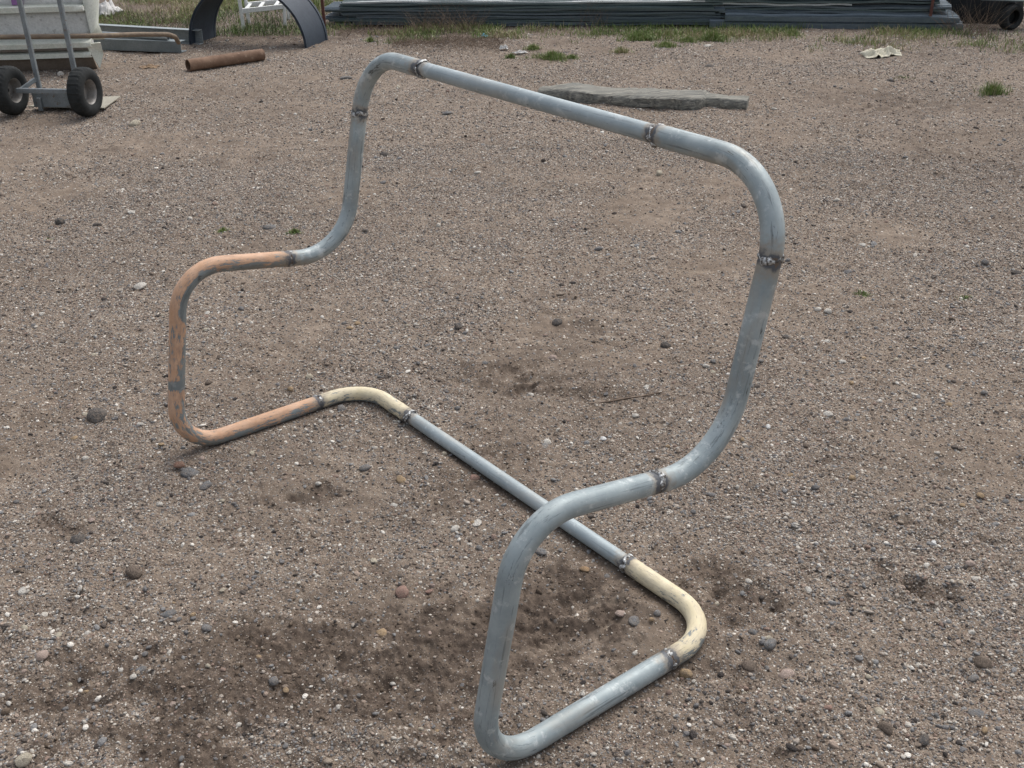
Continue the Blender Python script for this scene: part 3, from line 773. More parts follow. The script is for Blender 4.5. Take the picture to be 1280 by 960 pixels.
# ------------------------------------------------------------------ black plastic arch
M_ARCH = mat_simple('dusty_black_plastic', (0.024, 0.034, 0.050), (0.042, 0.056, 0.074), 5, 0.62, 0, 0.25, spec=0.35)
fr, fl = at(395, 55), at(264, 51)
cA = (fr+fl)/2-np.array([.035, 0, 0]); ua = fr-fl; span = np.linalg.norm(ua[:2]); ua = ua/np.linalg.norm(ua); va = np.array([-ua[1], ua[0], 0])
va = at(408, 51)-at(387, 60); va[2] = 0; wA = np.linalg.norm(va)*1.25; va /= np.linalg.norm(va)
arch = thing('wheel_arch', (cA[0], cA[1], 0), 'large dark blue-black plastic arch standing on its two ends by the weeds', 'wheel arch')
def arch_strip(w0, w1, R, th, n=48, drop=0.0):
    V = []; Fc = []
    for k in range(n+1):
        t = math.pi*k/n
        for (w, rad) in ((w0, R), (w1, R), (w1, R-th), (w0, R-th)):
            V.append(cA+ua*math.cos(t)*rad+va*w+np.array([0, 0, math.sin(t)*rad*0.93-drop]))
    for k in range(n):
        for m in range(4):
            Fc.append((k*4+m, k*4+(m+1) % 4, (k+1)*4+(m+1) % 4, (k+1)*4+m))
    Fc += [(3, 2, 1, 0), (n*4, n*4+1, n*4+2, n*4+3)]
    return V, Fc
Ro = span/2+.06
o = fixn(mesh_obj('arch_shell', *arch_strip(-wA/2, wA/2, Ro-.012, .012), M_ARCH, arch)); smooth_by_angle(o, 40)
for w in (-wA/2, wA/2-.03):
    o = fixn(mesh_obj('rim_lip', *arch_strip(w, w+.03, Ro-.013+.008, .022), M_ARCH, arch)); smooth_by_angle(o, 40)

# ------------------------------------------------------------------ white rack behind the arch
M_WPAINT = mat_simple('white_painted_metal', (0.60, 0.62, 0.60), (0.72, 0.73, 0.71), 20, 0.5, 0, 0.2, speck=(0.35, 0.30, 0.26))
l0, l1 = at(303, 38), at(358, 32)
rack = thing('white_rack', ((l0+l1)[0]/2, (l0+l1)[1]/2+.2, 0), 'low white metal rack with slatted top standing in the grass behind the black arch', 'rack')
ur = l1-l0; lr = np.linalg.norm(ur[:2]); ur = ur/lr; ur[2] = 0; vr = np.array([-ur[1], ur[0], 0]); vr = vr*.9+ur*.45; vr /= np.linalg.norm(vr)
zt = zat(l0, 14); dr_ = .42
def bar(name, A, B, w, h, upv=(0, 0, 1)):
    return bevel(mesh_obj(name, *prism([(-w/2, -h/2), (w/2, -h/2), (w/2, h/2), (-w/2, h/2)], A, B, upv), M_WPAINT, rack, smooth=False), .003)
zup = np.array([0, 0, 1.0])
for (c, top) in ((l0, .62), (l1, zt+.03), (l0+vr*dr_, .62), (l1+vr*dr_, zt+.03)):
    bar('leg', c-zup*.01-ur*.015*(1 if top < .5 else -1), c+zup*top, .028, .028, ur)
bar('front_bar', l0+ur*.016+zup*(zt), l1-ur*.016+zup*(zt+.004), .022, .045)
bar('rear_bar', l0+vr*dr_+ur*.016+zup*zt, l1+vr*dr_-ur*.016+zup*zt, .022, .045)
for q in (.12, .42, .78):
    bar('slat', l0+ur*lr*q+vr*.013+zup*(zt+.006), l0+ur*lr*q+vr*(dr_-.013)+zup*(zt+.006), .035, .014)
bar('top_bar', l0+vr*.016+zup*.60, l0+vr*(dr_-.016)+zup*.60, .022, .022)

# ------------------------------------------------------------------ stacks of profiled steel sheet
M_SH = [mat_simple('zinc_sheet_blue', (0.085, 0.112, 0.135), (0.14, 0.172, 0.192), 6, 0.45, 0.45, streak=(.6, 6, 9)),
        mat_simple('zinc_sheet_green', (0.065, 0.095, 0.098), (0.115, 0.15, 0.15), 6, 0.5, 0.4, streak=(.6, 6, 9)),
        mat_simple('zinc_sheet_dark', (0.05, 0.055, 0.062), (0.09, 0.095, 0.10), 6, 0.55, 0.4, streak=(.6, 6, 9))]
M_EDGE = mat_simple('pale_sheet_edge', (0.33, 0.36, 0.36), (0.46, 0.48, 0.47), 6, 0.5, 0.3)
def sheet(parent, A, B, mat, depth=.42, rib=.020, sag=0.0, thick=.0035, seed=0):
    """trapezoid-profiled sheet; the ribs run along its length, its front lip turned down"""
    A, B = np.array(A, float), np.array(B, float); d = B-A; L = np.linalg.norm(d); d /= L
    s = np.array([-d[1], d[0], 0])
    prof = [(0, -.016), (.0, .0)]; y = 0.0
    while y < depth-.07:
        prof += [(y+.022, 0), (y+.034, rib), (y+.060, rib), (y+.072, 0)]; y += .085
    prof += [(depth, 0)]
    K = 24; V = []; Fc = []; m = len(prof)
    for k in range(K+1):
        q = k/K; sg = -sag*math.sin(math.pi*q)+.004*math.sin(q*9+seed)+.003*math.sin(q*23+seed*3)
        for (a_, z_) in prof: V.append(A+d*L*q+s*(a_+.006*math.sin(q*7+seed*2))+np.array([0, 0, z_+sg]))
    for k in range(K):
        for a_ in range(m-1): Fc.append((k*m+a_, (k+1)*m+a_, (k+1)*m+a_+1, k*m+a_+1))
    o = mesh_obj('sheet', V, Fc, mat, parent, smooth=False)
    md = o.modifiers.new('thick', 'SOLIDIFY'); md.thickness = thick; md.offset = -1
    return o
sA, sB = at(404, 34), at(900, 34); sd_ = (sB-sA)/np.linalg.norm(sB-sA)
st1 = thing('sheet_stack', tuple((sA+sB)/2), 'long left-hand stack of dark zinc sheets with a pale top edge, behind the weeds', 'metal sheet stack', 'stacks of profiled steel sheet')
ztop = zat(sA, 4); NL = 13
for k in range(NL):
    z = .028+(ztop-.02)*k/(NL-1)
    off0 = rnd.uniform(-.02, .35) if k < NL-2 else rnd.uniform(0.1, .25); off1 = rnd.uniform(-.08, .12)
    jut = rnd.uniform(0, .05)
    n_ = np.array([-sd_[1], sd_[0], 0])
    sheet(st1, sA+sd_*off0+n_*jut+[0, 0, z], sB+sd_*off1+n_*jut+[0, 0, z], M_SH[rnd.choice([0, 1, 2, 2, 0])] if k != NL-1 else M_EDGE, seed=k, rib=.016, depth=.42 if k != NL-1 else .05)
rA, rB = at(858, 35), at(1206, 38.5); rd_ = (rB-rA)/np.linalg.norm(rB-rA)
st2 = thing('sheet_stack', tuple((rA+rB)/2), 'right-hand stack of blue-grey zinc sheets ending beside the black tyre', 'metal sheet stack', 'stacks of profiled steel sheet')
zz_ = [.055, .115, .145, .168, .188, .212, .235, .262, .29, .315, .34, .37]
for k, z in enumerate(zz_):
    n_ = np.array([-rd_[1], rd_[0], 0]); off0 = rnd.uniform(0.0, .4); off1 = rnd.uniform(-.35, -.12) if k > 1 else (-.02, -.06)[k]
    mt = M_SH[0] if k < 2 else M_SH[rnd.choice([0, 1, 2, 1])]
    if k == 5: mt = M_EDGE; off1 = -1.0
    sheet(st2, rA+rd_*off0+n_*(.02 if k < 2 else rnd.uniform(.07, .12))+[0, 0, z], rB+rd_*off1+n_*(.02 if k < 2 else .08)+[0, 0, z], mt, seed=20+k, rib=.014)
    if k < 2:       # deep turned-down lips of the two lowest trays
        A2 = rA+rd_*off0-n_*.006; B2 = rB+rd_*off1-n_*.006
        o = bevel(mesh_obj('front_lip', *prism([(-.003, 0), (.003, 0), (.003, .044), (-.003, .044)], A2+[0, 0, z-.05+.002], B2+[0, 0, z-.05+.002]), M_SH[0], st2, smooth=False), .001)
# timber bearers that lift each stack off the ground
M_BEAR = mat_simple('grey_bearer_timber', (0.07, 0.06, 0.05), (0.12, 0.10, 0.08), 10, 0.9)
for (s0, s1, d_, tt) in ((sA, sB, sd_, st1), (rA, rB, rd_, st2)):
    L_ = np.linalg.norm(s1-s0); n_ = np.array([-d_[1], d_[0], 0])
    for q in (.12, .5, .80):
        c = s0+d_*L_*q+n_*.27
        bevel(mesh_obj('bearer', *boxc(c+[0, 0, 0.0], (.08, .30, .05), [d_, n_, [0, 0, 1]]), M_BEAR, tt, smooth=False), .004)
# rusty marker posts
M_POST = mat_simple('red_rust_post', (0.085, 0.034, 0.028), (0.14, 0.06, 0.045), 20, 0.85)
def post(px, py, h, label, g=None):
    sink = .1 if g is None else 0
    g = at(px, py) if g is None else g
    t_ = thing('steel_post', (g[0], g[1], g[2]), label, 'post')
    bevel(mesh_obj('angle_section', *prism([(-.014, -.014), (.014, -.014), (.014, -.009), (-.009, -.009), (-.009, .014), (-.014, .014)], g-[0, 0, sink], g+[0, 0, h], (0, 1, 0)), M_POST, t_, smooth=False), .001)
    return t_
post(406, 36, 1.0, 'thin rusty red post between the black arch and the sheet stack')

post(1164, 42, 1.0, 'thin rusty red post rising at the right end of the sheet stack', rB-rd_*.31+np.array([-rd_[1], rd_[0], 0])*.05+[0, 0, .118])

# ------------------------------------------------------------------ weathered board
M_BOARD = NT('weathered_board'); t = M_BOARD; oo = t.obj()
gr = t.noise(t.scaled(oo, (0.7, 30, 30)), 3.0, 7, 0.7, 0.3); bl = t.noise(oo, 9, 4)
c = t.ramp(gr, [(0.30, (0.04, 0.038, 0.034)), (0.44, (0.13, 0.128, 0.115)), (0.54, (0.235, 0.226, 0.195)), (0.66, (0.40, 0.38, 0.32))])
c = t.mix(t.ramp(bl, [(0.45, 0.0), (0.7, 0.55)]), c, (0.17, 0.175, 0.16))
t.col(c); t.set(rough=0.9, spec=0.2); t.bump(gr, 0.7, 0.004); M_BOARD = t.m
bA, bB = at(672, 124), at(932, 139.5)
bd = bB-bA; Lb = np.linalg.norm(bd); bd /= Lb; bn = np.array([-bd[1], bd[0], 0])
V = []; Fc = []; K = 64; m = 14
for k in range(K+1):
    q = k/K; x = q*Lb
    w = .17+.02*math.sin(q*5)+.012*math.sin(q*17); h = .090+.008*math.sin(q*9+1)
    fy = 0.0
    if q < .16: w *= .45+.55*q/.16; h *= .75+.25*q/.16
    front = -.055*max(0, min(1, (q-.08)/.2))
    if q > .80: front = .035; h *= .86
    elif q > .785: front = -.035
    front += .004*math.sin(q*60)
    for a_ in range(m):
        t = 2*math.pi*a_/m; cx, sz = math.cos(t), math.sin(t)
        ex = math.copysign(abs(cx)**.3, cx); ez = math.copysign(abs(sz)**.35, sz)
        yy = (ex*.5+.5)*(w-front)+front; z = (ez*.5+.5)*h*(1-.25*max(0, -ex*.5))
        jit = .005*float(vnoise(np.array([q*40.]), np.array([a_*1.7]), 5)[0])+.006*float(vnoise(np.array([q*9.]), np.array([a_*2.3+9]), 6)[0])
        V.append(bA+bd*x+bn*(yy+jit)+np.array([0, 0, z+jit-.004]))
for k in range(K):
    for a_ in range(m): Fc.append((k*m+a_, k*m+(a_+1) % m, (k+1)*m+(a_+1) % m, (k+1)*m+a_))
Fc += [tuple(range(m)), tuple(K*m+a_ for a_ in range(m))[::-1]]
o = fixn(mesh_obj('weathered_board', V, Fc, M_BOARD, loc=tuple(bA))); smooth_by_angle(o, 45)
tag(o, 'split grey weathered timber with a notched right end lying behind the top rail', 'timber')

# ------------------------------------------------------------------ crumpled cloth and litter
M_RAG = mat_simple('cream_cloth', (0.46, 0.43, 0.33), (0.60, 0.57, 0.46), 14, 0.9, 0, 0.4)
M_PAPER = mat_simple('pale_litter', (0.42, 0.41, 0.39), (0.58, 0.57, 0.55), 30, 0.8)
M_BLUEP = mat_simple('blue_litter', (0.10, 0.32, 0.42), (0.18, 0.42, 0.52), 30, 0.6)
def crumple(name, g, L, W, H, mat, seed, label, cat, rot=0.0, n=26):
    V = []; Fc = []; c, s = math.cos(rot), math.sin(rot); r = random.Random(seed); ph = r.uniform(0, 50)
    for a_ in range(n+1):
        for b_ in range(n+1):
            u, v = a_/n-.5, b_/n-.5
            edge = 1+.25*float(vnoise(np.array([math.atan2(v, u)*2+ph]), np.array([ph]), 2)[0])
            x, y = u*L*edge, v*W*edge
            rdg = 1-abs(float(vnoise(np.array([u*4+ph]), np.array([v*3.0+ph]), seed)[0]))*1.7
            rdg2 = 1-abs(float(vnoise(np.array([u*9+ph]), np.array([v*7.0+ph]), seed+1)[0]))*1.7
            z = H*max(0.02, .45*max(0, rdg)*(1-1.6*(u*u+v*v))+.25*max(0, rdg2)*(1-2.5*(u*u+v*v))+.30*math.exp(-((u-.08)**2*30+v*v*14)))
            V.append((g[0]+x*c-y*s, g[1]+x*s+y*c, g[2]+z+.002))
    for a_ in range(n):
        for b_ in range(n):
            k = a_*(n+1)+b_; Fc.append((k, k+n+1, k+n+2, k+1))
    o = mesh_obj(name, V, Fc, mat, loc=tuple(g)); o.modifiers.new('t', 'SOLIDIFY').thickness = .003
    return tag(o, label, cat)
crumple('cloth', gpt(1101, 69), .33, .20, .11, M_RAG, 5, 'crumpled cream cloth lying on the bare ground at the upper right', 'cloth', .1)
crumple('paper_scrap', gpt(630, 61), .07, .06, .06, M_PAPER, 8, 'small crumpled white scrap at the edge of the brown weed mat', 'litter')
crumple('paper_scrap', gpt(650, 66), .11, .05, .03, M_PAPER, 9, 'flattened pale scrap between the weed mat and the green tuft', 'litter', .3)
crumple('plastic_scrap', gpt(604, 47), .09, .07, .05, M_BLUEP, 10, 'tiny light blue plastic scrap in the weeds below the stack', 'litter')
M_LEAF = mat_simple('dead_leaf', (0.20, 0.13, 0.08), (0.34, 0.24, 0.15), 20, 0.85)
crumple('dead_leaves', gpt(186, 85), .15, .07, .035, M_LEAF, 14, 'scrap of curled brown leaves on the gravel left of the rusty pipe', 'litter', .2)
M_BAG = mat_simple('dirty_pale_plastic', (0.42, 0.41, 0.40), (0.58, 0.57, 0.55), 14, 0.6)
crumple('plastic_bag', at(137, 19), .20, .35, .22, M_BAG, 12, 'pale crumpled plastic in the grass right of the off-white body', 'litter', -.4)

# ------------------------------------------------------------------ tyre and dark sheet at the upper right
M_TARP = mat_simple('black_tarpaulin', (0.010, 0.012, 0.014), (0.022, 0.025, 0.026), 6, 0.7, 0, 0.4, spec=0.3)
M_GRN = mat_simple('green_grey_sheet', (0.085, 0.12, 0.12), (0.13, 0.17, 0.165), 5, 0.6)
tc = at(1264, 38)+np.array([.0, .06, .0]); KT = .60
ty = thing('old_tyre', (tc[0], tc[1], 0), 'black tyre standing under a slanted grey-green sheet at the upper right', 'tyre')
tax = np.array([.35, -.93, 0])
tprof = [(-.07, .10), (-.088, .125), (-.09, .155), (-.07, .182), (-.03, .19), (.03, .19), (.07, .182), (.09, .155), (.088, .125), (.07, .10), (.06, .10), (.06, .13), (-.06, .13), (-.06, .10), (-.07, .10)]
tprof = [(a_*KT, b_*KT) for a_, b_ in tprof]
o = mesh_obj('tread', *lathe(tprof, tc+[0, 0, .110], tax, 64, lambda a_, k: (-.004 if a_ % 2 and 3 <= k <= 6 else 0)), M_TYRE, ty); smooth_by_angle(o, 35)
o = mesh_obj('rim', *lathe([(a_*KT, b_*KT) for a_, b_ in [(-.05, .02), (-.05, .05), (-.03, .095), (-.055, .115), (-.055, .12)]], tc+[0, 0, .110], tax, 32), M_TYRE, ty)
# lumpy tarpaulin-covered heap
hc = at(1232, 30)+np.array([0.05, .25, 0]); V = []; Fc = []; na, nb = 48, 16
for b_ in range(nb+1):
    for a_ in range(na):
        t = 2*math.pi*a_/na; e = math.pi/2*b_/nb
        R = 1+.12*float(vnoise(np.array([math.cos(t)*3+5+e]), np.array([math.sin(t)*3+e*2]), 15)[0])+.05*math.sin(t*11+e*3)
        V.append(hc+np.array([math.cos(t)*math.cos(e)*.36*R, math.sin(t)*math.cos(e)*.22*R, math.sin(e)*.62*R-.02]))
for b_ in range(nb):
    for a_ in range(na): Fc.append((b_*na+a_, b_*na+(a_+1) % na, (b_+1)*na+(a_+1) % na, (b_+1)*na+a_))
o = mesh_obj('tarpaulin_heap', V, Fc, M_TARP, loc=tuple(hc)); tag(o, 'dark heap under black tarpaulin between the sheet stack and the tyre', 'tarpaulin')
sa_ = tc+np.array([-.28, .12, 0]); sb_ = tc+np.array([.75, .02, 0])
sa_[2] = zat(sa_, -3); sb_[2] = .225
o = fixn(mesh_obj('slanted_sheet', *prism([(-.13, -.005), (.13, -.005), (.13, .005), (-.13, .005)], sa_, sb_), M_GRN, loc=tuple(sa_), smooth=False))
tag(o, 'slanted grey-green sheet resting over the black tyre', 'metal sheet')

# ------------------------------------------------------------------ grass and weeds
def blades(P, Hh, W, lean, tone, seed=0, bend=.5):
    """arrays of blades, three-vertex-pair strips; returns verts, faces, tone"""
    r = np.random.default_rng(seed); n = len(P)
    az = r.uniform(0, 6.283, n); ln = np.abs(r.normal(0, lean, n)); fa = r.uniform(0, 6.283, n)
    d = np.stack([np.cos(az), np.sin(az), np.zeros(n)], 1); sdv = np.stack([np.cos(fa), np.sin(fa), np.zeros(n)], 1)
    V = []
    for q, wq in ((0, 1.0), (.5, .75)):
        c = P+d*(Hh*ln*(q**2*bend+q*(1-bend)))[:, None]+np.array([0, 0, 1])*(Hh*q*np.clip(1-ln*.35*q, .3, 1))[:, None]
        V += [c-sdv*(W*wq)[:, None], c+sdv*(W*wq)[:, None]]
    V.append(P+d*(Hh*ln)[:, None]+np.array([0, 0, 1])*(Hh*np.clip(1-ln*.45, .25, 1))[:, None])
    V = np.stack(V, 1).reshape(-1, 3)
    b = np.arange(n)*5
    Fq = np.stack([b, b+1, b+3, b+2], 1); Ft = np.stack([b+2, b+3, b+4], 1)
    return V, [tuple(f) for f in Fq.tolist()]+[tuple(f) for f in Ft.tolist()], np.repeat(tone, 5)
def region_pts(n, px0, px1, py0, py1, dens, seed):
    r = np.random.default_rng(seed)
    g = np.array([at(a, b) for a, b in zip(r.uniform(px0, px1, n), r.uniform(py0, py1, n))])
    k = r.uniform(0, 1, n) < dens(g)
    g = g[k]; g[:, 2] = gz(g[:, 0], g[:, 1])-.004; return g
# the rough strip below the stacks and round the white rack
pts = []; 
d1 = lambda g: np.clip(.5+1.1*fbm(g[:, 0]*2.3, g[:, 1]*2.3, 12, 3), 0, 1)
pts.append(region_pts(14000, 405, 1215, 31, 44, d1, 1))
pts.append(region_pts(3800, 700, 1010, 40, 52, lambda g: d1(g)*.8, 2))
pts.append(region_pts(2500, 1010, 1290, 42, 66, lambda g: d1(g)*.5, 3))
pts.append(region_pts(9000, 430, 1240, 40, 58, lambda g: np.clip(fbm(g[:, 0]*3.1, g[:, 1]*3.1, 33, 3)*1.6-.15, 0, 1), 7))
pts.append(region_pts(2200, 590, 700, 38, 52, lambda g: d1(g)*.9, 4))
P = np.concatenate(pts); n = len(P)
tone = np.clip(rng.normal(.42, .26, n)+.35*fbm(P[:, 0]*1.7, P[:, 1]*1.7, 19, 2), 0, 1)
V, Fc, tn = blades(P, rng.uniform(.025, .10, n), rng.uniform(.0020, .0038, n), .8, tone, 3)
o = mesh_obj('grass_strip', V, Fc, M_BLADE, attrs={'tone': tn}, smooth=False); tag(o, 'sparse mixed grass growing along the foot of the sheet stacks', 'grass', kind='stuff')
# taller grass at the back left
w2 = np.random.default_rng(5)
xs = w2.uniform(-4.4, -1.85, 26000); ys = w2.uniform(10.15, 14.0, 26000)
k = (w2.uniform(0, 1, 26000) < np.clip(.55+.9*fbm(xs*2, ys*2, 14, 3), .05, 1)) & ((ys > 10.55) | (xs > -2.75) & (ys > 10.4))
xs, ys = xs[k], ys[k]; P = np.stack([xs, ys, gz(xs, ys)-.004], 1); n = len(P)
tone = np.clip(rng.normal(.45, .25, n)+.5*fbm(xs*1.5, ys*1.5, 18, 2), 0, 1)
V, Fc, tn = blades(P, rng.uniform(.03, .13, n), rng.uniform(.002, .0038, n), .95, tone, 6)
o = mesh_obj('rough_grass', V, Fc, M_BLADE, attrs={'tone': tn}, smooth=False); tag(o, 'rough green and straw grass behind the channels and the white rack', 'grass', kind='stuff')
xs = w2.uniform(-2.4, 5.5, 9000); ys = w2.uniform(11.3, 15.0, 9000)
k = (ys > 11.5-.22*xs*.3); xs, ys = xs[k], ys[k]; P = np.stack([xs, ys, gz(xs, ys)-.004], 1); n = len(P)
V, Fc, tn = blades(P, rng.uniform(.08, .30, n), rng.uniform(.003, .005, n), .6, np.clip(rng.normal(.45, .2, n), 0, 1), 8)
o = mesh_obj('back_grass', V, Fc, M_BLADE, attrs={'tone': tn}, smooth=False); tag(o, 'long grass growing beyond the stacks of sheet', 'grass', kind='stuff')
def tuft(px, py, wpx, h, n, label, green=.35, dry=.12, lean=.75, cat='grass tuft', name='grass_tuft', w=.0022, squash=.75):
    g = gpt(px, py); r = np.random.default_rng(int(px*7+py))
    R = wpx/2*float(np.linalg.norm(g-np.array([0, 0, CAM_H])))/F_PX
    th = r.uniform(0, 6.283, n); q = np.clip(np.abs(r.normal(0, .52, n)), 0, 1.25)*R*(1+.35*np.sin(th*3+px))
    P = np.stack([g[0]+q*np.cos(th), g[1]+q*np.sin(th)*squash, np.zeros(n)], 1); P[:, 2] = gz(P[:, 0], P[:, 1])-.003
    tone = np.clip(r.normal(green, dry, n), 0, 1); tone[r.uniform(0, 1, n) < .12] = .85
    h *= 1.45
    V, Fc, tn = blades(P, h*r.uniform(.5, 1.1, n)*(1-.35*q/R), w*r.uniform(.7, 1.3, n), lean, tone, int(px))
    o = mesh_obj(name, V, Fc, M_BLADE, loc=tuple(g), attrs={'tone': tn}, smooth=False); return tag(o, label, cat)
tuft(638, 73, 17, .045, 260, 'small green tuft just right of the white litter', .3)
tuft(690, 73, 50, .060, 900, 'wide bright green tuft, the nearest to the yard among those below the stack', .42)
tuft(666, 62, 22, .05, 380, 'round yellow-green tuft just behind the widest green one', .5)
tuft(715, 73, 20, .035, 260, 'low green tuft at the right end of the widest green one', .4)
tuft(800, 50, 44, .075, 800, 'green tuft left of the pair at the centre right of the weed strip', .42)
tuft(832, 59, 34, .05, 500, 'low yellow-green tuft, lowest of the clump below the stack joint', .5)
tuft(890, 50, 46, .075, 900, 'dense deep green tuft below the joint of the two stacks', .36)
tuft(860, 52, 40, .045, 500, 'thin green grass between the dense tuft and the low yellow one', .48)
tuft(776, 66, 28, .055, 260, 'dry reddish weed with a little green left of the yard-side grass', .7, .2)
tuft(463, 52, 12, .05, 180, 'small bright green tuft below the left end of the stack', .4)
tuft(990, 44, 24, .06, 380, 'short green tuft right of the pale stones under the stack', .45)
tuft(1240, 118, 34, .085, 420, 'solitary green tuft near the right edge of the yard', .42, .15, .6)
tuft(279, 289, 15, .020, 150, 'tiny green tuft left of the other one behind the orange arm', .42)
tuft(368, 291, 18, .022, 220, 'tiny green tuft right above the weld between orange and grey pipe', .4)
tuft(1078, 368, 26, .014, 160, 'flat sparse weed on bare soil right of the tall back pipe', .35, .15, 1.1)
tuft(1205, 373, 20, .012, 110, 'very sparse little weed towards the right edge', .45, .15, 1.1)
tuft(1128, 97, 30, .02, 60, 'few low dark blades on the bare ground below the cream cloth', .2, .1, 1.0)
tuft(60, 300, 12, .012, 40, 'faint low weed at the left of the yard', .3, .1, 1.0)
# dry twiggy weeds
M_TWIG = mat_simple('dry_twig', (0.12, 0.085, 0.062), (0.22, 0.165, 0.12), 8, 0.9)
def twigs(name, px0, px1, py, n, hmin, hmax, lean, label, seed, spread=.25, wd=.0016):
    r = np.random.default_rng(seed); V = []; Fc = []
    for k in range(n):
        g = at(r.uniform(px0, px1), py+r.uniform(-2, 2)); g[1] += r.normal(0, spread); p = np.array([g[0], g[1], float(gz(g[0], g[1])[0])])
        az = r.uniform(0, 6.28); d = np.array([math.cos(az)*lean, math.sin(az)*lean, 1.0])*r.uniform(.3, 1); d /= np.linalg.norm(d)
        L = r.uniform(hmin, hmax); q = p.copy(); stp = 4
        side = np.cross(d, [r.normal(), r.normal(), .2]); side /= np.linalg.norm(side)+1e-6
        s2 = np.cross(d, side)
        o_ = len(V)
        for m_ in range(stp+1):
            w = wd*(1-.7*m_/stp)
            V += [q+side*w, q-side*.5*w+s2*.87*w, q-side*.5*w-s2*.87*w]
            d = d+r.normal(0, .16, 3); d /= np.linalg.norm(d); q = q+d*L/stp
        for m_ in range(stp):
            for e in range(3): Fc.append((o_+m_*3+e, o_+m_*3+(e+1) % 3, o_+m_*3+3+(e+1) % 3, o_+m_*3+3+e))
    o = mesh_obj(name, V, Fc, M_TWIG, loc=tuple(np.mean(V, 0)*[1, 1, 0])); return tag(o, label, 'dry weeds')
twigs('dry_weeds', 492, 628, 57, 1700, .03, .10, 1.6, 'low brown mat of dead weeds in front of the stack', 3, .16, .0013)
twigs('dry_weeds', 515, 600, 38, 260, .12, .34, .8, 'tall dead stalks leaning against the left stack', 4, .12)
twigs('dry_weeds', 720, 760, 34, 40, .15, .36, .5, 'thin dead stalks against the middle of the left stack', 5, .08)
twigs('dry_weeds', 1185, 1240, 42, 120, .10, .42, .9, 'dead stalks at the right end of the sheet stacks', 6, .12)
twigs('dry_weeds', 425, 510, 42, 160, .08, .22, 1.1, 'straggly dead stems below the left end of the stack', 7, .12)
twigs('dry_weeds', 125, 245, 30, 300, .08, .25, 1.1, 'dead stems among the grass behind the channels', 8, .3)

tw = np.array([gpt(x, y, .003) for x, y in ((735, 506), (760, 503), (782, 499), (804, 496), (822, 492), (843, 488))])
V, Fc, _, _ = tube(tw, np.array([.001, .0025, .003, .0028, .002, .001]), 7)
tag(mesh_obj('dry_twig', V, Fc, M_TWIG, loc=tuple(tw[0])), 'long thin brown twig lying right of the scuffed hollow in mid yard', 'twig')
# ------------------------------------------------------------------ single stones one can point at
C_ = dict(tan=(0.42, 0.30, 0.18), orange=(0.38, 0.25, 0.14), pink=(0.34, 0.215, 0.175), white=(0.66, 0.63, 0.57), cream=(0.52, 0.47, 0.37), grey=(0.21, 0.21, 0.21),
          blue=(0.18, 0.185, 0.19), dark=(0.10, 0.095, 0.092), brown=(0.15, 0.118, 0.095), palepink=(0.46, 0.36, 0.31), bright=(0.80, 0.80, 0.78), red=(0.26, 0.15, 0.11))
MS = {k: mat_stone(k+'_stone', v) for k, v in C_.items()}
shapes = {}
def stone(px, py, w, colr, label, flat=.6, hgt=None, rot=None, seed=None, name='stone', group=None, sink=.25):
    g = gpt(px, py); d = float(np.linalg.norm(g-np.array([0, 0, CAM_H]))); R = w/2*d/F_PX
    seed = seed if seed is not None else rnd.randrange(8); key = (colr, seed)
    if key not in shapes:
        shapes[key] = pebble_mesh('stone', 700+seed*13, 3, MS[colr], .62, .16)
        # the shape's own noise texture works in metres, so bake it at pebble scale
    o = bpy.data.objects.new(name, shapes[key]); scene.collection.objects.link(o)
    o.location = (g[0], g[1], g[2]+R*flat*.62*(1-2*sink)*.6)
    o.scale = (R*1.05, R*rnd.uniform(.9, 1.1), R*flat/.62*rnd.uniform(.85, 1.05)); o.rotation_euler = (rnd.uniform(-.15, .15), rnd.uniform(-.15, .15), rot if rot is not None else rnd.uniform(0, 6.28))
    return tag(o, label, 'stone', group)
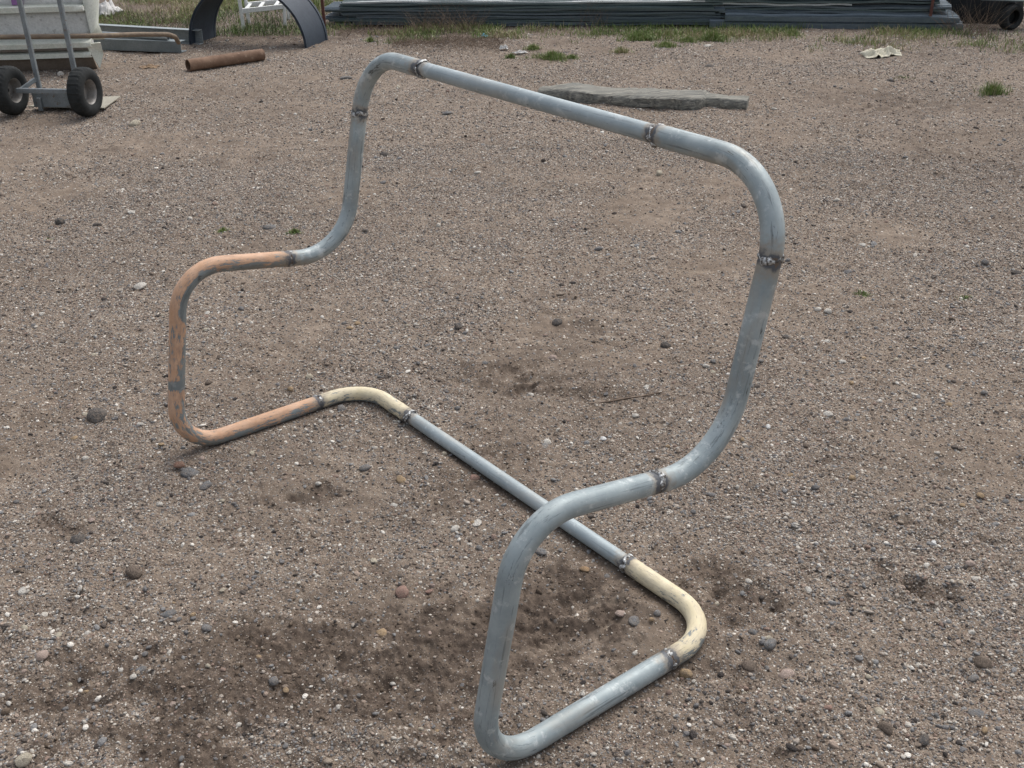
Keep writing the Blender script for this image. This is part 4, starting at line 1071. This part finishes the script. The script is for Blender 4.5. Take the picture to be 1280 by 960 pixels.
STN = [(501, 602, 17, 'tan', 'smooth tan oval stone left of the bottom rail', .75), (503, 741, 18, 'pink', 'reddish-pink angular stone in the open ground left of the near upright', .6),
 (537, 740, 12, 'pink', 'smaller pink stone just right of the reddish-pink one', .5), (122, 522, 26, 'dark', 'largest charcoal lump at the left, below the orange arm', .8),
 (238, 592, 22, 'blue', 'blue-grey stone below the bend of the orange arm', .55), (258, 608, 21, 'blue', 'flat blue-grey stone just below and right of its twin', .4),
 (107, 574, 9, 'white', 'small round white pebble left of the orange arm', .8), (168, 718, 25, 'brown', 'big rounded dark brown stone at the lower left', .75),
 (100, 676, 18, 'dark', 'dark round stone above the big brown one', .7), (28, 740, 13, 'white', 'white egg-shaped stone near the left edge', .7),
 (177, 838, 15, 'blue', 'triangular blue-grey chip at the lower left', .5), (30, 951, 18, 'cream', 'large cream pebble in the bottom left corner', .7),
 (73, 796, 14, 'cream', 'cream pebble on damp soil at the lower left', .6), (53, 820, 15, 'palepink', 'beige oval stone below the cream one on damp soil', .6),
 (342, 852, 14, 'grey', 'smooth round grey stone half sunk in dark soil', .6), (212, 768, 16, 'blue', 'angular slate-blue stone left of the damp patch', .5),
 (259, 785, 15, 'grey', 'flat grey stone right of the slate-blue one', .4), (857, 843, 17, 'tan', 'tan-orange stone touching the soil beside the near cream bend', .8),
 (569, 662, 13, 'white', 'clean white pebble midway under the bottom rail', .7), (467, 702, 14, 'cream', 'flat cream chip left of the pink stones', .4),
 (596, 654, 16, 'white', 'flat white chip close to the white pebble, nearer the rail', .3), (731, 712, 15, 'orange', 'flat orange stone between near upright and bottom rail', .4),
 (775, 767, 14, 'palepink', 'pinkish white stone inside the near corner bend', .5), (793, 777, 18, 'grey', 'rounded pale grey stone inside the near corner bend', .5),
 (821, 767, 11, 'grey', 'small dark grey stone nearest inside the cream bend', .7), (477, 791, 14, 'tan', 'tan flake on the dark soil at the bottom centre', .5),
 (676, 690, 15, 'grey', 'grey stone just right of the near upright', .5), (593, 598, 15, 'pink', 'pink stone lying against the bottom rail', .5),
 (824, 218, 11, 'cream', 'small yellowish pebble below the top rail weld', .8), (1010, 739, 13, 'white', 'white oval pebble right of the cream bend', .7),
 (983, 845, 22, 'palepink', 'wide beige-pink stone at the lower right', .6), (963, 806, 20, 'grey', 'rough grey stone above the beige-pink one', .6),
 (941, 791, 12, 'blue', 'small blue-grey stone above the rough grey one', .7), (937, 833, 17, 'brown', 'dull brown stone left of the beige-pink one', .5),
 (1167, 679, 11, 'bright', 'brightest white chip on the right side', .5), (1157, 708, 9, 'white', 'small white pebble below the brightest chip', .7),
 (1213, 705, 11, 'palepink', 'pale pink pebble at the right of the footprint', .7), (1218, 725, 10, 'white', 'white pebble under the pale pink one', .7),
 (1201, 729, 9, 'cream', 'cream pebble beside the footprint', .7), (1035, 886, 13, 'pink', 'small salmon stone at the lower right', .6),
 (1099, 890, 14, 'cream', 'chalky stone in gravel at the lower right', .6), (1228, 830, 18, 'brown', 'dull pinkish brown stone near the right edge', .7),
 (1217, 849, 17, 'grey', 'grey stone below the pinkish brown one', .5), (1219, 893, 18, 'blue', 'dark slate stone near the bottom right', .4),
 (1107, 912, 20, 'brown', 'brown clod-like stone at the bottom right', .8), (1155, 925, 18, 'dark', 'half-buried dark stone near the bottom right corner', .4),
 (1022, 388, 9, 'white', 'left one of the two white pebbles right of the tall back pipe', .8), (1035, 390, 10, 'white', 'right one of the two white pebbles right of the tall back pipe', .7),
 (832, 433, 13, 'dark', 'black jagged stone left of the tall back pipe', .9), (697, 404, 15, 'dark', 'dark grey stone in the middle of the yard', .7),
 (573, 409, 14, 'dark', 'dark stone left of the scuffed hollow', .6), (691, 449, 13, 'palepink', 'pinkish stone on the rim of the scuffed hollow', .7),
 (754, 549, 9, 'bright', 'small bright pebble right of the bottom rail', .6), (808, 485, 11, 'white', 'whitish stone right of the scuffed hollow', .6),
 (684, 553, 11, 'white', 'whitish chip beside a grey one right of the bottom rail', .5), (681, 558, 14, 'grey', 'flat grey chip beside the whitish one', .3),
 (427, 511, 12, 'grey', 'pale grey stone just below the far cream bend', .6), (456, 585, 17, 'grey', 'flat pale grey stone below the far cream bend', .4),
 (398, 605, 8, 'white', 'white pebble below the orange bottom pipe', .7), (555, 568, 9, 'cream', 'round cream pebble close to the rail', .8), (532, 567, 7, 'white', 'small round white pebble next to the cream one', .8),
 (76, 94, 8, 'white', 'white rock on the ground between the hand truck wheels', .9), (169, 156, 14, 'cream', 'pale stone on the gravel right of the hand truck', .7),
 (135, 84, 0, '', '', 0), (75, 278, 15, 'dark', 'black lump of gravel at the far left of the yard', .7), (122, 282, 11, 'dark', 'smaller black lump right of the first one', .6),
 (337, 285, 15, 'blue', 'slate-blue stone between the two tiny tufts', .5), (209, 350, 8, 'dark', 'dark stone left of the orange bend', .7), (456, 290, 9, 'dark', 'dark pebble right of the grey back pipe', .8),
 (175, 358, 14, 'white', 'flat whitish stone left of the orange bend', .4), (165, 266, 10, 'white', 'pale stone among bluish gravel', .5), (238, 274, 9, 'white', 'pale round stone among bluish gravel, right one', .6),
 (1231, 328, 9, 'grey', 'grey pebble at the right edge of the yard', .8), (1270, 342, 12, 'dark', 'dark stone close to the right edge', .6), (982, 422, 10, 'dark', 'dark green-grey stone right of the back pipe', .6),
 (1078, 307, 12, 'white', 'flat white chip on the bare soil right of the top bend', .4), (1035, 518, 11, 'white', 'round white pebble in the right-hand gravel', .6), (960, 534, 9, 'bright', 'bright chip right of the lower back bend', .6),
 (1013, 483, 14, 'palepink', 'long pale pink stone right of the lower back bend', .4), (885, 20, 0, '', '', 0), (1094, 113, 8, 'white', 'small white stone below the cream cloth', .5),
 (884, 58, 10, 'white', 'flat white stone near the dense green tuft', .4), (887, 83, 11, 'dark', 'black flat scrap of stone on the yard below the tufts', .4), (1113, 101, 9, 'dark', 'small black stone below the cream cloth', .5),
 (968, 137, 8, 'white', 'pale stone right of the weathered timber', .5), (498, 110, 7, 'cream', 'cream pebble beneath the left top bend', .8), (480, 205, 0, '', '', 0), (482, 194, 12, 'dark', 'dark stone right of the grey back pipe', .6),
 (598, 308, 0, '', '', 0), (559, 142, 13, 'blue', 'flat slate stone below the top rail', .4), (597, 216, 8, 'white', 'small white pebble in the open gravel under the top rail', .5), (433, 98, 16, 'grey', 'pale slab-like stone left of the top bend', .35),
 (250, 570, 0, '', '', 0), (293, 548, 9, 'dark', 'dark stone inside the orange corner', .7), (224, 582, 14, 'red', 'red-brown stone tucked behind the blue-grey pair', .5), (390, 614, 0, '', '', 0)]
for (x, y, w, c, l, f) in STN:
    if w: stone(x, y, w, c, l, f)
# unremarkable loose pebbles, each its own object
pr = random.Random(99); cols = ['cream', 'white', 'grey', 'palepink', 'blue', 'tan', 'brown', 'white', 'cream', 'grey']
cnt = 0
while cnt < 190:
    x, y = pr.uniform(5, 1275), pr.uniform(380, 955)**1.0
    g = at(x, y)
    if rail_clear(np.array([g[0]]), np.array([g[1]]))[0] < .04: continue
    cc_ = pr.choice(cols); nm_ = dict(palepink='pale pinkish', blue='slate-grey').get(cc_, cc_)
    stone(x, y, pr.uniform(5.5, 9.5), cc_, 'small loose %s pebble lying among the gravel of the yard' % nm_, pr.uniform(.45, .8), name='pebble', group='small pebbles scattered over the yard', seed=pr.randrange(8))
    cnt += 1
